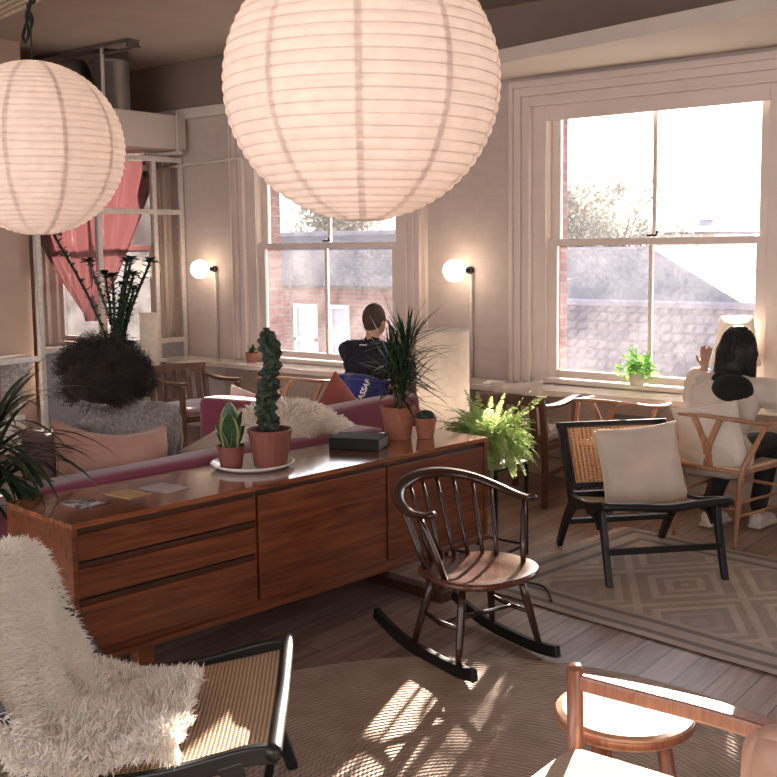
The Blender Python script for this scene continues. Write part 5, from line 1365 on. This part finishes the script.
for k, (x, y, rz, mt_, lab) in enumerate(((-4.30, 6.82, 20, 'paper_white', 'white leaflet at the left of the papers on the counter'), (-4.08, 6.88, -12, 'photo_card', 'grey blue leaflet between two other papers on the counter'), (-3.86, 6.80, 35, 'lilac_card', 'lilac leaflet on the counter nearest the right window'))):
    o = MB().box((0, 0, .001), (.15, .20, .002)).build('leaflet', mt_); o.location = (x, y, .7015); o.rotation_euler = (0, 0, R(rz)); tag(o, lab, 'leaflet', 'leaflets on the counter')

# ------------------------------------------------------------------ left side: succulent, mantel, big plant
t = root('plant_pedestal', (-7.03, 5.40, 0), 0, 'dark plant pedestal behind the curly haired person', 'pedestal')
MB().lathe([(.15, 0), (.15, .02), (.05, .05), (.04, .62), (.14, .69), (.15, .73), (.001, .73)], n=28).build('column', 'dark_walnut', t, smooth=False)
t = root('tall_succulent', (-7.03, 5.40, .731), 0, 'tall leafy stemmed succulent in a dark pot in front of the red curtain', 'potted plant')
pot(t, .15, .11, .26, 'book_black')
m = MB(); lv = MB(); rn = random.Random(31)
for k, (tx_, tz, th) in enumerate(((-.69, 1.886, .035), (-.42, 1.63, 0), (-.19, 1.634, 0), (0.02, 1.634, 0), (.17, 1.43, 0), (.36, 1.651, 0), (.42, 1.52, 0), (.58, 1.634, 0), (.24, 1.387, 0), (-.08, 1.50, 0), (-.22, 1.52, 0))):
    if k == 1: continue
    tx_ *= .91; top = V((tx_, rn.uniform(-.12, .12), 1.74 + (tz - 1.74) * .91 - .731)); b0 = V((tx_ * .12, rn.uniform(-.04, .04), .24)); pts = bez(b0, lerp(b0, top, .3) + V((-tx_ * .12, 0, .05)), lerp(b0, top, .7) + V((-tx_ * .05, 0, 0)), top, 26)
    m.tube(pts, .012, 6)
    for i, p in enumerate(pts[2:]):
        if i % 2: continue
        tt = (pts[min(i + 3, 26)] - pts[i + 1]).normalized()
        for s in range(2):
            an = i * 1.3 + s * PI; sd = V((math.cos(an), math.sin(an), .35)); blade(lv, p, sd + tt * .4, .065, .034, .3, 3, .2)
    for s in range(16): an = rn.uniform(0, 6.28); blade(lv, top, (math.cos(an), math.sin(an), rn.uniform(0, 1)), .075, .045, .6, 3, .2)
m.build('stems', 'leaf_dark', t, smooth=True); lv.build('leaves', 'leaf_dark', t)
for k in range(3): pass

t = root('marble_mantel', (-8.198, 4.12, 0), 0, 'white marble mantel shelf with carved bracket on the left wall', 'mantel')
MB().span(.0, .34, -.9, 1.12, .80, .85).build('shelf', 'ceramic_white', t, bevel=.008)
def corb(y):
    m = MB(); pr = [(0, .80), (.29, .80), (.29, .74), (.24, .66), (.17, .58), (.12, .48), (.11, .38), (.06, .33), (0, .32)]
    n = len(pr); m.add([(x, y - .06, z) for x, z in pr] + [(x, y + .06, z) for x, z in pr], [tuple(range(n)), tuple(range(n, 2 * n))[::-1]] + [(i, (i + 1) % n, n + (i + 1) % n, n + i) for i in range(n)])
    m.build('corbel', 'marble_print', t, bevel=.006)
corb(1.0); corb(-.78)
for y_ in (.99, -.78): MB().span(.0, .07, y_ - .13, y_ + .13, 0, .32).build('pilaster', 'ceramic_white', t, bevel=.005)

t = root('strap_leaf_plant', (-3.97, 2.33, 0), 0, 'large dark green plant with long arching strap leaves at the left edge', 'potted plant')
MB().lathe([(.14, 0), (.165, .36), (.175, .38), (.16, .38), (.15, .34), (.001, .33)], n=36).build('pot', 'book_black', t, smooth=True)
m = MB(); 
for a in (0, 2.1, 4.2): m.tube(bez((.05 * math.cos(a), .05 * math.sin(a), .33), (.05 * math.cos(a), .05 * math.sin(a), .5), (.08 * math.cos(a), .08 * math.sin(a), .6), (.10 * math.cos(a), .10 * math.sin(a), .80 + .1 * math.sin(a)), 6), .02, 8)
m.build('stems', 'stem_brown', t, smooth=True)
m = MB(); rn = random.Random(44)
for k in range(130):
    hd = rn.choice(((.1, 0, .86), (-.05, .09, .98), (-.05, -.09, .78), (0, 0, .92)))
    an = rn.uniform(0, 6.28); el = rn.uniform(-.1, 1.3)
    blade(m, V(hd) - V((0, 0, rn.random() * .12)), (math.cos(an) * math.cos(el), math.sin(an) * math.cos(el), math.sin(el)), rn.uniform(.42, .66), rn.uniform(.026, .042), rn.uniform(1.0, 2.4), 9, .1, wp=lambda q: max(.05, (1 - q ** 2.2)) * (.55 + .9 * min(q, .5)))
m.build('leaves', 'leaf_dark', t, smooth=True)

# cables by the end of the sideboard
o = MB().tube(smoothpts([(-3.35, 4.9, .012), (-3.1, 4.72, .012), (-2.95, 4.78, .012), (-2.82, 4.60, .012), (-2.60, 4.58, .02), (-2.45, 4.40, .02)], 6), .006, 6).build('power_cable', 'cables', smooth=True); tag(o, 'black power cable trailing over the floor below the plant stand', 'cable')
o = MB().box((0, 0, .02), (.10, .05, .04)).tube([(.05, 0, .02), (.10, .02, .012)], .006, 6).build('plug', 'cables', bevel=.006); o.location = (-3.12, 4.58, 0); o.rotation_euler = (0, 0, R(30)); tag(o, 'black plug block on the floor by the sideboard end', 'plug')

# ------------------------------------------------------------------ light
SUN_DIR = V((.33, -1, -.225)).normalized()
sl = bpy.data.lights.new('sun', 'SUN'); sl.energy = SUN_E; sl.color = (1, .86, .72); sl.angle = R(.6)
so = bpy.data.objects.new('sun', sl); COL.objects.link(so); so.rotation_mode = 'QUATERNION'; so.rotation_quaternion = SUN_DIR.to_track_quat('-Z', 'Y'); so.location = (-5, 14, 6)
w = bpy.data.worlds.new('sky'); SC.world = w; w.use_nodes = True; n = w.node_tree.nodes; l = w.node_tree.links; bg = n['Background']
tc = n.new('ShaderNodeTexCoord'); sp = n.new('ShaderNodeSeparateXYZ'); l.new(tc.outputs['Generated'], sp.inputs[0])
c = ramp(n, l, sp.outputs[2], [(0, (1, .93, .92)), (.25, (.93, .95, 1.0)), (1, (.55, .70, 1.0))]); l.new(c, bg.inputs[0]); bg.inputs[1].default_value = SKY_E
vs_ = SC.view_settings; SC.display_settings.display_device = 'sRGB'; vs_.view_transform = 'Standard'; vs_.look = 'None'; vs_.exposure = EXPO; vs_.gamma = 1; vs_.use_curve_mapping = False
cy = SC.cycles; cy.use_denoising = True; cy.max_bounces = 10; cy.transparent_max_bounces = 24; cy.diffuse_bounces = 5; cy.sample_clamp_indirect = 8; cy.use_adaptive_sampling = True; cy.adaptive_threshold = .02
